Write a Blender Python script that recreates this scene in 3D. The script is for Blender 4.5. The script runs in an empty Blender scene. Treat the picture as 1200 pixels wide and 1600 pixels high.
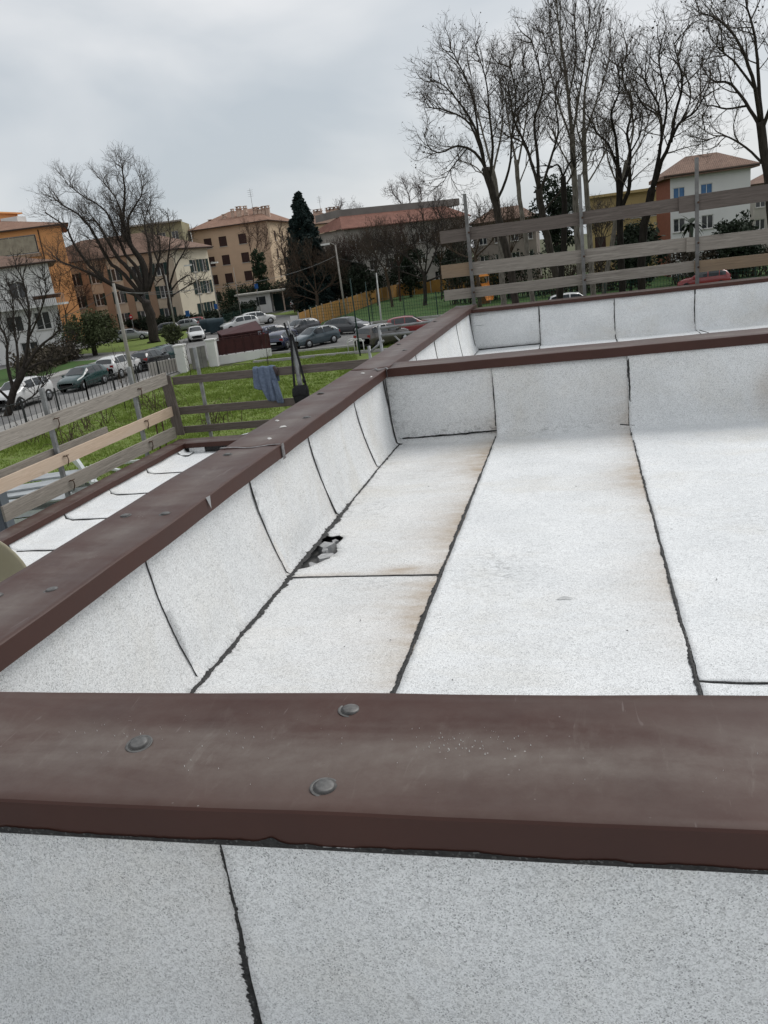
import bpy, bmesh, math, random
from mathutils import Vector, Matrix, noise as mnoise
from mathutils.geometry import delaunay_2d_cdt

R = math.radians
PI = math.pi
scene = bpy.context.scene
C = scene.collection
random.seed(7)

# ------------------------------------------------------------------ camera
EYE = Vector((0.0, 0.0, 6.0))                      # ground is z = 0, the roof floor z = 4.5
YAW, PITCH, ROLL = -0.26374724, 0.30726982, 0.12626667
FPX = 1245.0                                       # focal length for a 1200 x 1600 frame
fwd = Vector((math.sin(YAW) * math.cos(PITCH), math.cos(YAW) * math.cos(PITCH), -math.sin(PITCH)))
r0 = Vector((math.cos(YAW), -math.sin(YAW), 0.0))
d0 = fwd.cross(r0)
c_right = math.cos(ROLL) * r0 + math.sin(ROLL) * d0
c_down = -math.sin(ROLL) * r0 + math.cos(ROLL) * d0
cam_d = bpy.data.cameras.new('camera')
cam_d.sensor_fit = 'VERTICAL'
cam_d.sensor_height = 36.0
cam_d.sensor_width = 27.0
cam_d.lens = FPX / 1600.0 * 36.0
cam_d.clip_start = 0.05
cam_d.clip_end = 5000.0
cam = bpy.data.objects.new('camera', cam_d)
C.objects.link(cam)
m3 = Matrix((c_right, -c_down, -fwd)).transposed()
cam.matrix_world = Matrix.Translation(EYE) @ m3.to_4x4()
scene.camera = cam

# ------------------------------------------------------------------ sky, sun, exposure (overcast afternoon)
SUN_EL, SUN_AZ = R(48), R(40)                      # azimuth from +Y (ahead) towards +X (right)
w = bpy.data.worlds.new('World')
scene.world = w
w.use_nodes = True
nt = w.node_tree
nt.nodes.clear()
def N(t, typ, **kw):
    n = t.nodes.new(typ)
    for k, v in kw.items():
        setattr(n, k, v)
    return n
sky = N(nt, 'ShaderNodeTexSky', sky_type='NISHITA', sun_disc=False)
sky.sun_elevation = SUN_EL
sky.sun_rotation = SUN_AZ
sky.air_density = 1.0
sky.dust_density = 2.0
sc_ = N(nt, 'ShaderNodeVectorMath', operation='SCALE')
sc_.inputs['Scale'].default_value = 0.10
nt.links.new(sky.outputs[0], sc_.inputs[0])
tc = N(nt, 'ShaderNodeTexCoord')
mp = N(nt, 'ShaderNodeMapping')
mp.inputs['Scale'].default_value = (1.0, 1.0, 2.6)
mp.inputs['Location'].default_value = (8.8, 0.3, 4.4)
nt.links.new(tc.outputs['Generated'], mp.inputs[0])
nz = N(nt, 'ShaderNodeTexNoise')
nz.inputs['Scale'].default_value = 2.1
nz.inputs['Detail'].default_value = 5.0
nz.inputs['Roughness'].default_value = 0.45
nz.inputs['Distortion'].default_value = 0.3
nt.links.new(mp.outputs[0], nz.inputs['Vector'])
rp = N(nt, 'ShaderNodeValToRGB')
rp.color_ramp.elements[0].position = 0.37
rp.color_ramp.elements[0].color = (0.445, 0.485, 0.52, 1)
rp.color_ramp.elements[1].position = 0.60
rp.color_ramp.elements[1].color = (0.70, 0.705, 0.71, 1)
nt.links.new(nz.outputs[0], rp.inputs[0])
mx = N(nt, 'ShaderNodeMix', data_type='RGBA')
mx.inputs[0].default_value = 0.90
nt.links.new(sc_.outputs[0], mx.inputs[6])
nt.links.new(rp.outputs[0], mx.inputs[7])
bg = N(nt, 'ShaderNodeBackground')
bg.inputs['Strength'].default_value = 1.0
nt.links.new(mx.outputs[2], bg.inputs[0])
wo = N(nt, 'ShaderNodeOutputWorld')
nt.links.new(bg.outputs[0], wo.inputs[0])

sun_d = bpy.data.lights.new('sun', 'SUN')
sun_d.energy = 1.5
sun_d.angle = R(35)
sun_d.color = (1.0, 0.985, 0.96)
sun = bpy.data.objects.new('sun', sun_d)
C.objects.link(sun)
to_sun = Vector((math.sin(SUN_AZ) * math.cos(SUN_EL), math.cos(SUN_AZ) * math.cos(SUN_EL), math.sin(SUN_EL)))
sun.rotation_euler = to_sun.to_track_quat('Z', 'Y').to_euler()
sun.location = to_sun * 60

vs = scene.view_settings
vs.view_transform = 'Standard'
vs.look = 'None'
vs.exposure = 0.29
vs.gamma = 1.0
vs.use_curve_mapping = False

# ------------------------------------------------------------------ helpers
def ray(x, y):
    return fwd + c_right * ((x - 600.0) / FPX) + c_down * ((y - 800.0) / FPX)
def at(x, y, Y):                       # point of the place seen at photo pixel x, y at the distance Y ahead
    d = ray(x, y); return EYE + d * (Y / d.y)
def gnd(x, y, z=0.0):                  # point on the level z
    d = ray(x, y); return EYE + d * ((z - EYE.z) / d.z)
def jit(a):
    return random.uniform(-a, a)

class MB:
    """collects shapes for ONE mesh object"""
    def __init__(s):
        s.v = []; s.f = []; s.sm = []
    def add(s, vs_, fs, smooth=False):
        o = len(s.v)
        s.v += [tuple(p) for p in vs_]
        s.f += [tuple(i + o for i in f) for f in fs]
        s.sm += [smooth] * len(fs)
        return s
    def box(s, a, b, M=None):
        x0, y0, z0 = a; x1, y1, z1 = b
        p = [Vector(q) for q in ((x0,y0,z0),(x1,y0,z0),(x1,y1,z0),(x0,y1,z0),(x0,y0,z1),(x1,y0,z1),(x1,y1,z1),(x0,y1,z1))]
        if M is not None: p = [M @ q for q in p]
        return s.add(p, [(0,3,2,1),(4,5,6,7),(0,1,5,4),(1,2,6,5),(2,3,7,6),(3,0,4,7)])
    def quad(s, a, b, c, d):
        return s.add([a, b, c, d], [(0,1,2,3)])
    def bar(s, a, b, wx, wz, up=Vector((0,0,1))):      # rectangular bar from a to b
        a = Vector(a); b = Vector(b); t = (b - a).normalized()
        if abs(t.dot(up)) > 0.98: up = Vector((0,1,0))
        sx = t.cross(up).normalized() * (wx / 2); sz = sx.cross(t).normalized() * (wz / 2)
        p = [a-sx-sz, a+sx-sz, a+sx+sz, a-sx+sz, b-sx-sz, b+sx-sz, b+sx+sz, b-sx+sz]
        return s.add(p, [(0,1,2,3),(7,6,5,4),(0,4,5,1),(1,5,6,2),(2,6,7,3),(3,7,4,0)])
    def tube(s, pts, rad, n=6, cap=True, smooth=True):
        pts = [Vector(p) for p in pts]
        if not hasattr(rad, '__len__'): rad = [rad] * len(pts)
        rings = []
        t = (pts[1] - pts[0]).normalized()
        u = t.orthogonal().normalized()
        for i, p in enumerate(pts):
            t = (pts[min(i+1, len(pts)-1)] - pts[max(i-1, 0)])
            if t.length < 1e-9: t = Vector((0,0,1))
            t.normalize()
            u = (u - t * u.dot(t))
            if u.length < 1e-6: u = t.orthogonal()
            u.normalize(); w_ = t.cross(u)
            rings.append([p + (u * math.cos(2*PI*k/n) + w_ * math.sin(2*PI*k/n)) * rad[i] for k in range(n)])
        vs_ = [q for r_ in rings for q in r_]
        fs = []
        for i in range(len(pts) - 1):
            for k in range(n):
                a = i*n + k; b = i*n + (k+1) % n
                fs.append((a, b, b+n, a+n))
        if cap:
            fs.append(tuple(reversed(range(n)))); fs.append(tuple(range((len(pts)-1)*n, len(pts)*n)))
        return s.add(vs_, fs, smooth)
    def lathe(s, prof, n=16, M=None, smooth=True):       # profile of (radius, z)
        vs_ = []
        for r_, z in prof:
            for k in range(n):
                q = Vector((r_*math.cos(2*PI*k/n), r_*math.sin(2*PI*k/n), z))
                vs_.append(M @ q if M is not None else q)
        fs = []
        for i in range(len(prof)-1):
            for k in range(n):
                a = i*n+k; b = i*n+(k+1) % n
                fs.append((a, b, b+n, a+n))
        fs.append(tuple(reversed(range(n)))); fs.append(tuple(range((len(prof)-1)*n, len(prof)*n)))
        return s.add(vs_, fs, smooth)
    def mesh(s, name, mat):
        me = bpy.data.meshes.new(name)
        me.from_pydata(s.v, [], s.f)
        me.polygons.foreach_set('use_smooth', s.sm)
        if mat is not None: me.materials.append(mat)
        me.update()
        return me
    def build(s, name, mat, parent=None, loc=None, rz=0.0):
        o = bpy.data.objects.new(name, s.mesh(name, mat))
        C.objects.link(o)
        if parent is not None: o.parent = parent
        if loc is not None: o.location = loc
        if rz: o.rotation_euler = (0, 0, rz)
        return o

def tag(o, label=None, cat=None, group=None, kind=None):
    if label: o['label'] = label
    if cat: o['category'] = cat
    if group: o['group'] = group
    if kind: o['kind'] = kind
    return o
def empty(name, loc, rz=0.0):
    o = bpy.data.objects.new(name, None)
    o.empty_display_size = 0.2
    C.objects.link(o); o.location = loc; o.rotation_euler = (0, 0, rz)
    return o
def share(me, name, parent=None, loc=(0,0,0), rot=(0,0,0), sc=(1,1,1)):
    o = bpy.data.objects.new(name, me)
    C.objects.link(o); o.parent = parent
    o.location = loc; o.rotation_euler = rot; o.scale = sc
    return o
def kids(o):
    return [c for c in list(bpy.data.objects) if c.parent == o]
def copy_tree(o, parent=None, ch=None):
    if ch is None:
        ch = {}
        for q in bpy.data.objects:
            if q.parent: ch.setdefault(q.parent.name, []).append(q)
    c = o.copy(); C.objects.link(c); c.parent = parent
    for k in ch.get(o.name, []): copy_tree(k, c, ch)
    return c

# ------------------------------------------------------------------ materials
def base_mat(name, rough=0.8, spec=0.3, metal=0.0):
    m = bpy.data.materials.new(name); m.use_nodes = True
    t = m.node_tree; b = t.nodes['Principled BSDF']
    b.inputs['Roughness'].default_value = rough
    b.inputs['Specular IOR Level'].default_value = spec
    b.inputs['Metallic'].default_value = metal
    return m, t, b
def L(t, a, b): t.links.new(a, b)
def col4(c): return (c[0], c[1], c[2], 1.0)
def noise_n(t, scale, detail=4, rough=0.55, vec=None, dist=0.0):
    n = N(t, 'ShaderNodeTexNoise')
    n.inputs['Scale'].default_value = scale; n.inputs['Detail'].default_value = detail
    n.inputs['Roughness'].default_value = rough; n.inputs['Distortion'].default_value = dist
    if vec is not None: L(t, vec, n.inputs['Vector'])
    return n
def ramp_n(t, fac, p0, p1, c0=(0,0,0), c1=(1,1,1)):
    r_ = N(t, 'ShaderNodeValToRGB')
    r_.color_ramp.elements[0].position = p0; r_.color_ramp.elements[0].color = col4(c0)
    r_.color_ramp.elements[1].position = p1; r_.color_ramp.elements[1].color = col4(c1)
    L(t, fac, r_.inputs[0]); return r_
def mix_n(t, fac, a, b, blend='MIX'):
    m = N(t, 'ShaderNodeMix', data_type='RGBA', blend_type=blend)
    if isinstance(fac, (int, float)): m.inputs[0].default_value = fac
    else: L(t, fac, m.inputs[0])
    for i, q in ((6, a), (7, b)):
        if isinstance(q, (tuple, list)): m.inputs[i].default_value = col4(q)
        else: L(t, q, m.inputs[i])
    return m.outputs[2]
def math_n(t, op, a, b=None):
    m = N(t, 'ShaderNodeMath', operation=op)
    for i, q in ((0, a), (1, b)):
        if q is None: continue
        if isinstance(q, (int, float)): m.inputs[i].default_value = q
        else: L(t, q, m.inputs[i])
    return m.outputs[0]
def coords(t, kind='Object', scale=(1,1,1), rot=(0,0,0)):
    tc_ = N(t, 'ShaderNodeTexCoord'); mp_ = N(t, 'ShaderNodeMapping')
    mp_.inputs['Scale'].default_value = scale; mp_.inputs['Rotation'].default_value = rot
    L(t, tc_.outputs[kind], mp_.inputs[0]); return mp_.outputs[0]
def bump_n(t, b, h, strength=0.3, dist=0.01):
    bm_ = N(t, 'ShaderNodeBump')
    bm_.inputs['Strength'].default_value = strength; bm_.inputs['Distance'].default_value = dist
    L(t, h, bm_.inputs['Height']); L(t, bm_.outputs[0], b.inputs['Normal'])
MATS = {}
def plain(name, c, c2=None, scale=3.0, rough=0.8, spec=0.25, metal=0.0, bump=0.0, stretch=(1,1,1), detail=5, lo=0.35, hi=0.65):
    """base colour c with patches of c2"""
    if name in MATS: return MATS[name]
    m, t, b = base_mat(name, rough, spec, metal)
    if c2 is None: c2 = tuple(q * 0.75 for q in c)
    v = coords(t, 'Object', stretch)
    n = noise_n(t, scale, detail, 0.6, v)
    r_ = ramp_n(t, n.outputs[0], lo, hi, c2, c)
    L(t, r_.outputs[0], b.inputs['Base Color'])
    if bump: bump_n(t, b, n.outputs[0], bump, 0.01)
    MATS[name] = m
    return m
# ================================================================== THE ROOF
def membrane_material():
    m, t, b = base_mat('white_mineral_membrane', 0.9, 0.2)
    v = coords(t)
    vo = N(t, 'ShaderNodeTexVoronoi'); vo.inputs['Scale'].default_value = 430.0
    L(t, v, vo.inputs['Vector'])
    sp = N(t, 'ShaderNodeSeparateColor'); L(t, vo.outputs['Color'], sp.inputs[0])
    n1 = noise_n(t, 2.2, 5, 0.6, v)
    n2 = noise_n(t, 18.0, 5, 0.7, v)
    base = mix_n(t, ramp_n(t, n1.outputs[0], 0.3, 0.7).outputs[0], (0.80, 0.815, 0.82), (0.905, 0.915, 0.915))
    nd = noise_n(t, 1.1, 6, 0.65, coords(t, 'Object', (1, 1.9, 1)), 0.5)
    base = mix_n(t, math_n(t, 'MULTIPLY', ramp_n(t, nd.outputs[0], 0.50, 0.72).outputs[0], 0.45), base, (0.70, 0.665, 0.59))
    # each granule its own grey, some dark
    gr = ramp_n(t, sp.outputs[0], 0.0, 0.6, (0.66, 0.66, 0.66), (1.0, 1.0, 1.0))
    base = mix_n(t, 1.0, base, gr.outputs[0], 'MULTIPLY')
    vo2 = N(t, 'ShaderNodeTexVoronoi'); vo2.inputs['Scale'].default_value = 150.0
    L(t, v, vo2.inputs['Vector'])
    sp2 = N(t, 'ShaderNodeSeparateColor'); L(t, vo2.outputs['Color'], sp2.inputs[0])
    base = mix_n(t, 1.0, base, ramp_n(t, sp2.outputs[0], 0.0, 0.45, (0.84, 0.84, 0.84), (1.0, 1.0, 1.0)).outputs[0], 'MULTIPLY')
    thr = math_n(t, 'ADD', sp.outputs[1], math_n(t, 'MULTIPLY', math_n(t, 'SUBTRACT', n2.outputs[0], 0.5), 0.4))
    dk = ramp_n(t, thr, 0.885, 0.98)
    base = mix_n(t, math_n(t, 'MULTIPLY', dk.outputs[0], 0.7), base, (0.16, 0.165, 0.17))
    # scuffs: small dark scratches, stretched
    v2 = coords(t, 'Object', (5, 16, 9))
    n3 = noise_n(t, 1.6, 7, 0.72, v2, 0.6)
    n4 = noise_n(t, 0.9, 2, 0.5, v)
    sc2 = math_n(t, 'MULTIPLY', ramp_n(t, n3.outputs[0], 0.66, 0.74).outputs[0], ramp_n(t, n4.outputs[0], 0.46, 0.62).outputs[0])
    base = mix_n(t, math_n(t, 'MULTIPLY', sc2, 0.65), base, (0.16, 0.155, 0.15))
    # water stains beside the laps
    at_ = N(t, 'ShaderNodeAttribute'); at_.attribute_name = 'stain'
    v3 = coords(t, 'Object', (3.0, 8, 6))
    n5 = noise_n(t, 1.4, 6, 0.65, v3, 0.4)
    st = math_n(t, 'MULTIPLY', at_.outputs['Fac'], math_n(t, 'ADD', 0.38, math_n(t, 'MULTIPLY', ramp_n(t, n5.outputs[0], 0.30, 0.72).outputs[0], 0.62)))
    base = mix_n(t, st, base, (0.36, 0.27, 0.18))
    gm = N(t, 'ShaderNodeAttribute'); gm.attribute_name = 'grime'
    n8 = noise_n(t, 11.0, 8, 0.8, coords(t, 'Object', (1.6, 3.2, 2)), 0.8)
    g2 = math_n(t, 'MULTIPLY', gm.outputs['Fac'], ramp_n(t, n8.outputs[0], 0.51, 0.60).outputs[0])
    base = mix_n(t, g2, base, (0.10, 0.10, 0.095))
    L(t, base, b.inputs['Base Color'])
    bump_n(t, b, sp.outputs[0], 0.3, 0.0015)
    return m
M_MEM = membrane_material()
M_BIT = plain('bitumen', (0.030, 0.029, 0.028), (0.010, 0.010, 0.010), 60, 0.6, 0.35, bump=0.6)
t = M_BIT.node_tree; b = t.nodes['Principled BSDF']
old = b.inputs['Base Color'].links[0].from_socket
vo = N(t, 'ShaderNodeTexVoronoi'); vo.inputs['Scale'].default_value = 260.0; L(t, coords(t), vo.inputs['Vector'])
sp = N(t, 'ShaderNodeSeparateColor'); L(t, vo.outputs['Color'], sp.inputs[0])
L(t, mix_n(t, ramp_n(t, sp.outputs[0], 0.90, 0.95).outputs[0], old, (0.08, 0.08, 0.078)), b.inputs['Base Color'])
M_CONC = plain('grey_concrete', (0.24, 0.24, 0.235), (0.11, 0.11, 0.11), 14, 0.9, bump=0.4)

def coping_material():
    m, t, b = base_mat('brown_coated_metal', 0.42, 0.26)
    v = coords(t)
    n1 = noise_n(t, 3.0, 6, 0.62, v)
    n2 = noise_n(t, 26.0, 6, 0.7, v)
    c = mix_n(t, ramp_n(t, n1.outputs[0], 0.3, 0.7).outputs[0], (0.048, 0.0200, 0.0150), (0.065, 0.0275, 0.0205))
    # dust and wiped streaks that lie on the flat top
    g = N(t, 'ShaderNodeNewGeometry'); s = N(t, 'ShaderNodeSeparateXYZ'); L(t, g.outputs['Normal'], s.inputs[0])
    top = ramp_n(t, s.outputs[2], 0.75, 0.93).outputs[0]
    n3 = noise_n(t, 1.5, 5, 0.55, coords(t, 'Object', (1.0, 4.5, 1)), 0.4)
    n6 = noise_n(t, 9, 6, 0.7, coords(t, 'Object', (2.6, 0.7, 1), (0, 0, 0.6)), 0.8)
    d = math_n(t, 'ADD', math_n(t, 'MULTIPLY', ramp_n(t, n3.outputs[0], 0.36, 0.66).outputs[0], 0.36), math_n(t, 'MULTIPLY', ramp_n(t, n2.outputs[0], 0.38, 0.72).outputs[0], 0.16))
    d = math_n(t, 'ADD', d, math_n(t, 'MULTIPLY', ramp_n(t, n6.outputs[0], 0.58, 0.74).outputs[0], 0.26))
    d = math_n(t, 'ADD', d, 0.03)
    da = N(t, 'ShaderNodeAttribute'); da.attribute_name = 'dust'
    d = math_n(t, 'MULTIPLY', d, math_n(t, 'ADD', 0.48, math_n(t, 'MULTIPLY', da.outputs['Fac'], 1.15)))
    d = math_n(t, 'MULTIPLY', d, top)
    c = mix_n(t, d, c, (0.165, 0.138, 0.12))
    # pale hairline scratches
    n4 = noise_n(t, 7.0, 3, 0.5, coords(t, 'Object', (5, 0.6, 3), (0, 0, 0.5)), 1.2)
    sc2 = math_n(t, 'MULTIPLY', math_n(t, 'MULTIPLY', ramp_n(t, n4.outputs[0], 0.71, 0.74).outputs[0], 0.18), top)
    c = mix_n(t, sc2, c, (0.33, 0.29, 0.28))
    vo = N(t, 'ShaderNodeTexVoronoi'); vo.inputs['Scale'].default_value = 55.0; L(t, v, vo.inputs['Vector'])
    dots = math_n(t, 'LESS_THAN', vo.outputs['Distance'], 0.10)
    n7 = noise_n(t, 4.5, 2, 0.5, v)
    dots = math_n(t, 'MULTIPLY', math_n(t, 'MULTIPLY', dots, ramp_n(t, n7.outputs[0], 0.60, 0.66).outputs[0]), top)
    c = mix_n(t, math_n(t, 'MULTIPLY', dots, 0.45), c, (0.5, 0.48, 0.46))
    L(t, c, b.inputs['Base Color'])
    rr = ramp_n(t, n1.outputs[0], 0.2, 0.8, (0.36, 0.36, 0.36), (0.55, 0.55, 0.55))
    L(t, rr.outputs[0], b.inputs['Roughness'])
    bump_n(t, b, n1.outputs[0], 0.12, 0.02)
    return m
M_CAP = coping_material()
M_SCREW = plain('dull_metal', (0.155, 0.15, 0.145), (0.08, 0.078, 0.075), 60, 0.5, 0.45, metal=0.3)
M_SEAL = plain('grey_sealant', (0.22, 0.21, 0.21), (0.06, 0.055, 0.055), 25, 0.6, 0.4, bump=0.5)

ZF = 4.5          # roof floor
ZT, ZB = 5.13, 5.06   # coping top and lower edge

def map_floor_y(yw, zf=ZF, rc=0.10):
    """u = X, v runs along the floor in +Y, then round a cove and up the wall at Y = yw"""
    yc = yw - rc; arc = rc * PI / 2
    def fm(u, v, h):
        if v < yc: return Vector((u, v, zf + h))
        if v < yc + arc:
            a = (v - yc) / rc
            return Vector((u, yc + (rc - h) * math.sin(a), zf + rc - (rc - h) * math.cos(a)))
        return Vector((u, yw - h, zf + rc + (v - yc - arc)))
    fm.top = lambda z: yc + arc + (z - zf - rc)
    fm.wall0 = yc + arc
    fm.cove0 = yc
    return fm
def map_wall_x(xw, zf=ZF, rc=0.03, sign=1, lean=0.064):
    """u = Y, v = 0 at the top of the wall (z = ZB), down the wall at X = xw, round a cove, out on the floor"""
    hw = ZB - zf - rc; arc = rc * PI / 2
    def fm(u, v, h):
        if v < hw: return Vector((xw + sign * (h + lean * (max(0.0, v) / hw) ** 1.6), u, ZB - v))
        if v < hw + arc:
            a = (v - hw) / rc
            return Vector((xw + sign * (lean + rc - (rc - h) * math.cos(a)), u, zf + rc - (rc - h) * math.sin(a)))
        return Vector((xw + sign * (lean + rc + (v - hw - arc)), u, zf + h))
    fm.end = hw + arc
    return fm
def pip(x, y, poly):
    c = False; j = len(poly) - 1
    for i in range(len(poly)):
        xi, yi = poly[i]; xj, yj = poly[j]
        if (yi > y) != (yj > y) and x < (xj - xi) * (y - yi) / (yj - yi) + xi: c = not c
        j = i
    return c
def rough_line(pts, step, amp, seed=0.0):
    """polyline resampled, pushed about sideways by noise"""
    out = []
    for i in range(len(pts) - 1):
        a = Vector(pts[i]); b = Vector(pts[i+1]); d = b - a; n = max(1, int(d.length / step))
        nn = Vector((-d.y, d.x)).normalized()
        for k in range(n):
            p = a + d * (k / n)
            e = mnoise.noise(Vector((p.x * 9 + seed, p.y * 9, seed))) * amp + mnoise.noise(Vector((p.x * 41 + seed, p.y * 41, seed))) * amp * 0.6
            if k == 0: e *= 0.3
            out.append((p.x + nn.x * e, p.y + nn.y * e))
    out.append(tuple(pts[-1]))
    return out
def sheet(name, outline, fm, parent, step=0.06, hole=None, hfn=None, stain=None, grime=None, amp=0.004, mat=None, thick=0.006, label=None):
    seed = random.uniform(0, 90)
    ol = rough_line(list(outline) + [outline[0]], step * 0.6, amp, seed)[:-1]
    pts = [Vector(p) for p in ol]; edges = [(i, (i+1) % len(ol)) for i in range(len(ol))]
    if hole:
        hl = rough_line(list(hole) + [hole[0]], 0.02, 0.012, seed)[:-1]
        o = len(pts); pts += [Vector(p) for p in hl]
        edges += [(o + i, o + (i+1) % len(hl)) for i in range(len(hl))]
    us = [p[0] for p in ol]; vs2 = [p[1] for p in ol]
    n_u = int((max(us) - min(us)) / step); n_v = int((max(vs2) - min(vs2)) / step)
    for i in range(1, n_u + 1):
        for j in range(1, n_v + 1):
            u = min(us) + (i - 0.5 + jit(0.15)) * step; v = min(vs2) + (j - 0.5 + jit(0.15)) * step
            if not pip(u, v, ol): continue
            if hole and pip(u, v, hl): continue
            pts.append(Vector((u, v)))
    ov, oe, of, *_ = delaunay_2d_cdt(pts, edges, [], 1, 1e-5)
    fs = []
    for f in of:
        cu = sum(ov[i].x for i in f) / len(f); cv = sum(ov[i].y for i in f) / len(f)
        if hole and pip(cu, cv, hl): continue
        fs.append(tuple(f))
    P3 = []
    def hh(u, v):
        h = 0.004 * mnoise.noise(Vector((u * 1.3 + seed, v * 3.2, 0))) + 0.0045 * mnoise.noise(Vector((u * 0.7 + seed, v * 4.6, 7))) + 0.0025 * mnoise.noise(Vector((u * 4, v * 6 + seed, 3)))
        return h + (hfn(u, v) if hfn else 0.0)
    for p in ov: P3.append(fm(p.x, p.y, hh(p.x, p.y)))
    # make all triangles face out (towards +h)
    if fs:
        a, b, c = fs[len(fs)//2][:3]
        n = (P3[b] - P3[a]).cross(P3[c] - P3[a])
        p = ov[a]; out = fm(p.x, p.y, 0.05) - fm(p.x, p.y, 0.0)
        if n.dot(out) < 0: fs = [tuple(reversed(f)) for f in fs]
    cnt = {}
    for f in fs:
        for i in range(len(f)):
            cnt[(f[i], f[(i+1) % len(f)])] = 1
    bnd = [(a, b) for (a, b) in cnt if (b, a) not in cnt]
    nv = len(P3); low = {}
    for a, b in bnd:
        for i in (a, b):
            if i not in low:
                low[i] = len(P3); q = ov[i]; P3.append(fm(q.x, q.y, hh(q.x, q.y) - thick))
    me = bpy.data.meshes.new(name)
    sk = [(b, a, low[a], low[b]) for a, b in bnd]
    me.from_pydata([tuple(p) for p in P3], [], fs + sk)
    me.materials.append(mat or M_MEM); me.materials.append(M_BIT)
    for i, pl in enumerate(me.polygons):
        if i < len(fs): pl.use_smooth = True
        else: pl.material_index = 1
    for nm, fn in (('stain', stain), ('grime', grime)):
        if fn:
            a_ = me.attributes.new(nm, 'FLOAT', 'POINT')
            vals = [max(0.0, min(1.0, fn(p.x, p.y))) for p in ov] + [0.0] * (len(P3) - nv)
            a_.data.foreach_set('value', vals)
    o = bpy.data.objects.new(name, me); C.objects.link(o); o.parent = parent
    if label: o['label'] = label
    return o
def seam(line, fm, parent, w0=0.004, w1=0.016, h=0.004, bias=0.0, step=0.02, name='bitumen_seam', wfn=None, rag=0.0):
    """bead of black bitumen along a lap, uneven in width"""
    seed = random.uniform(0, 90)
    pts = rough_line(line, step, 0.003, seed)
    v_ = []; f_ = []
    for i, p in enumerate(pts):
        p = Vector(p)
        a = Vector(pts[max(0, i-1)]); b = Vector(pts[min(len(pts)-1, i+1)])
        d = (b - a).normalized(); n = Vector((-d.y, d.x))
        k = wfn(p.x, p.y) if wfn else 1.0
        wl = (w0 + (w1 - w0) * (0.5 + 0.5 * mnoise.noise(Vector((i * 0.13, seed, 0)))) ** 1.5 + 0.35 * w0 * jit(1)) * k
        wr = (w0 + (w1 - w0) * (0.5 + 0.5 * mnoise.noise(Vector((i * 0.17, seed, 9)))) ** 1.5 + 0.35 * w0 * jit(1)) * k
        wl *= (1 - bias) * (1 + rag * jit(1)); wr *= (1 + bias) * (1 + rag * jit(1))
        for s_, hh in ((wl, 0.0), (wl * 0.5, h), (-wr * 0.5, h), (-wr, 0.0)):
            q = p + n * s_
            v_.append(fm(q.x, q.y, hh + 0.003))
    for i in range(len(pts) - 1):
        for k in range(3):
            a = i*4 + k; f_.append((a, a+1, a+5, a+4))
    mb = MB().add(v_, f_, True)
    return mb.build(name, M_BIT, parent)

def coping(parent, axis, lo, hi, e0, e1, zt=ZT, zb=ZB, skew=0.0, seed=0.0, dz=0.0, name='coping', t0=0.0):
    """folded metal cap: runs along axis from lo to hi, edges at e0 (fascia) and e1 (fascia)"""
    ins = 1 if e1 > e0 else -1
    wd = abs(e1 - e0)
    prof = [(0.0, zb), (0.0, zt - 0.004), (0.004, zt)]
    for k in range(1, 12):
        q = k / 12.0
        prof.append((wd * q, zt - 0.007 * math.sin(PI * q) ** 0.8 + 0.004 * math.exp(-((q - 0.75) / 0.12) ** 2)))
    prof += [(wd - 0.004, zt), (wd, zt - 0.004), (wd, zb)]
    n = max(2, int((hi - lo) / 0.08)); v_ = []; f_ = []
    for i in range(n + 1):
        s_ = lo + (hi - lo) * i / n
        for (q, z) in prof:
            e = e0 + ins * q + skew * s_
            e += 0.0015 * mnoise.noise(Vector((s_ * 2.1, z * 30, seed)))
            zz = z + (0.0042 * mnoise.noise(Vector((s_ * 1.7, q * 9, seed))) + 0.0016 * mnoise.noise(Vector((s_ * 5.5, q * 16, seed)))) + dz
            v_.append((e, s_, zz) if axis == 'y' else (s_, e, zz))
    m = len(prof)
    flip = (axis == 'y') == (ins > 0)
    for i in range(n):
        for k in range(m - 1):
            a = i*m + k; f = (a, a+1, a+m+1, a+m)
            f_.append(f if flip else f[::-1])
    mb = MB().add(v_, f_, False)
    o = mb.build(name, M_CAP, parent)
    for p in o.data.polygons:
        p.use_smooth = 2 <= (p.index % (m - 1)) <= m - 4
    da = o.data.attributes.new('dust', 'FLOAT', 'POINT')     # dirt settles in the hollow of the sheet
    da.data.foreach_set('value', [math.exp(-((q / wd - 0.47) / (0.24 + 0.08 * mnoise.noise(Vector((i * 0.11, seed, 1))))) ** 2) for i in range(n + 1) for (q, z) in prof])
    md = o.modifiers.new('t', 'SOLIDIFY'); md.thickness = 0.0015; md.offset = -1
    return o
def screw_mesh():
    pr = [(0.0275, 0.0), (0.0270, 0.0010), (0.0235, 0.0012), (0.0232, 0.0006)]
    for k in range(4):
        pr += [(0.0200 - k * 0.0010, 0.0018 + k * 0.0014), (0.0215 - k * 0.0014, 0.0025 + k * 0.0014)]
    pr += [(0.0150, 0.0082), (0.010, 0.0095), (0.004, 0.0099)]
    return MB().lathe(pr, 20).mesh('screw_cap', M_SCREW)
SCREW = screw_mesh()

# --- the slab under everything
deck = MB().box((-1.88, -3.0, 0.0), (9.0, 12.9, 4.43)).build('roof_deck', M_CONC)
tag(deck, kind='structure')

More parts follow.
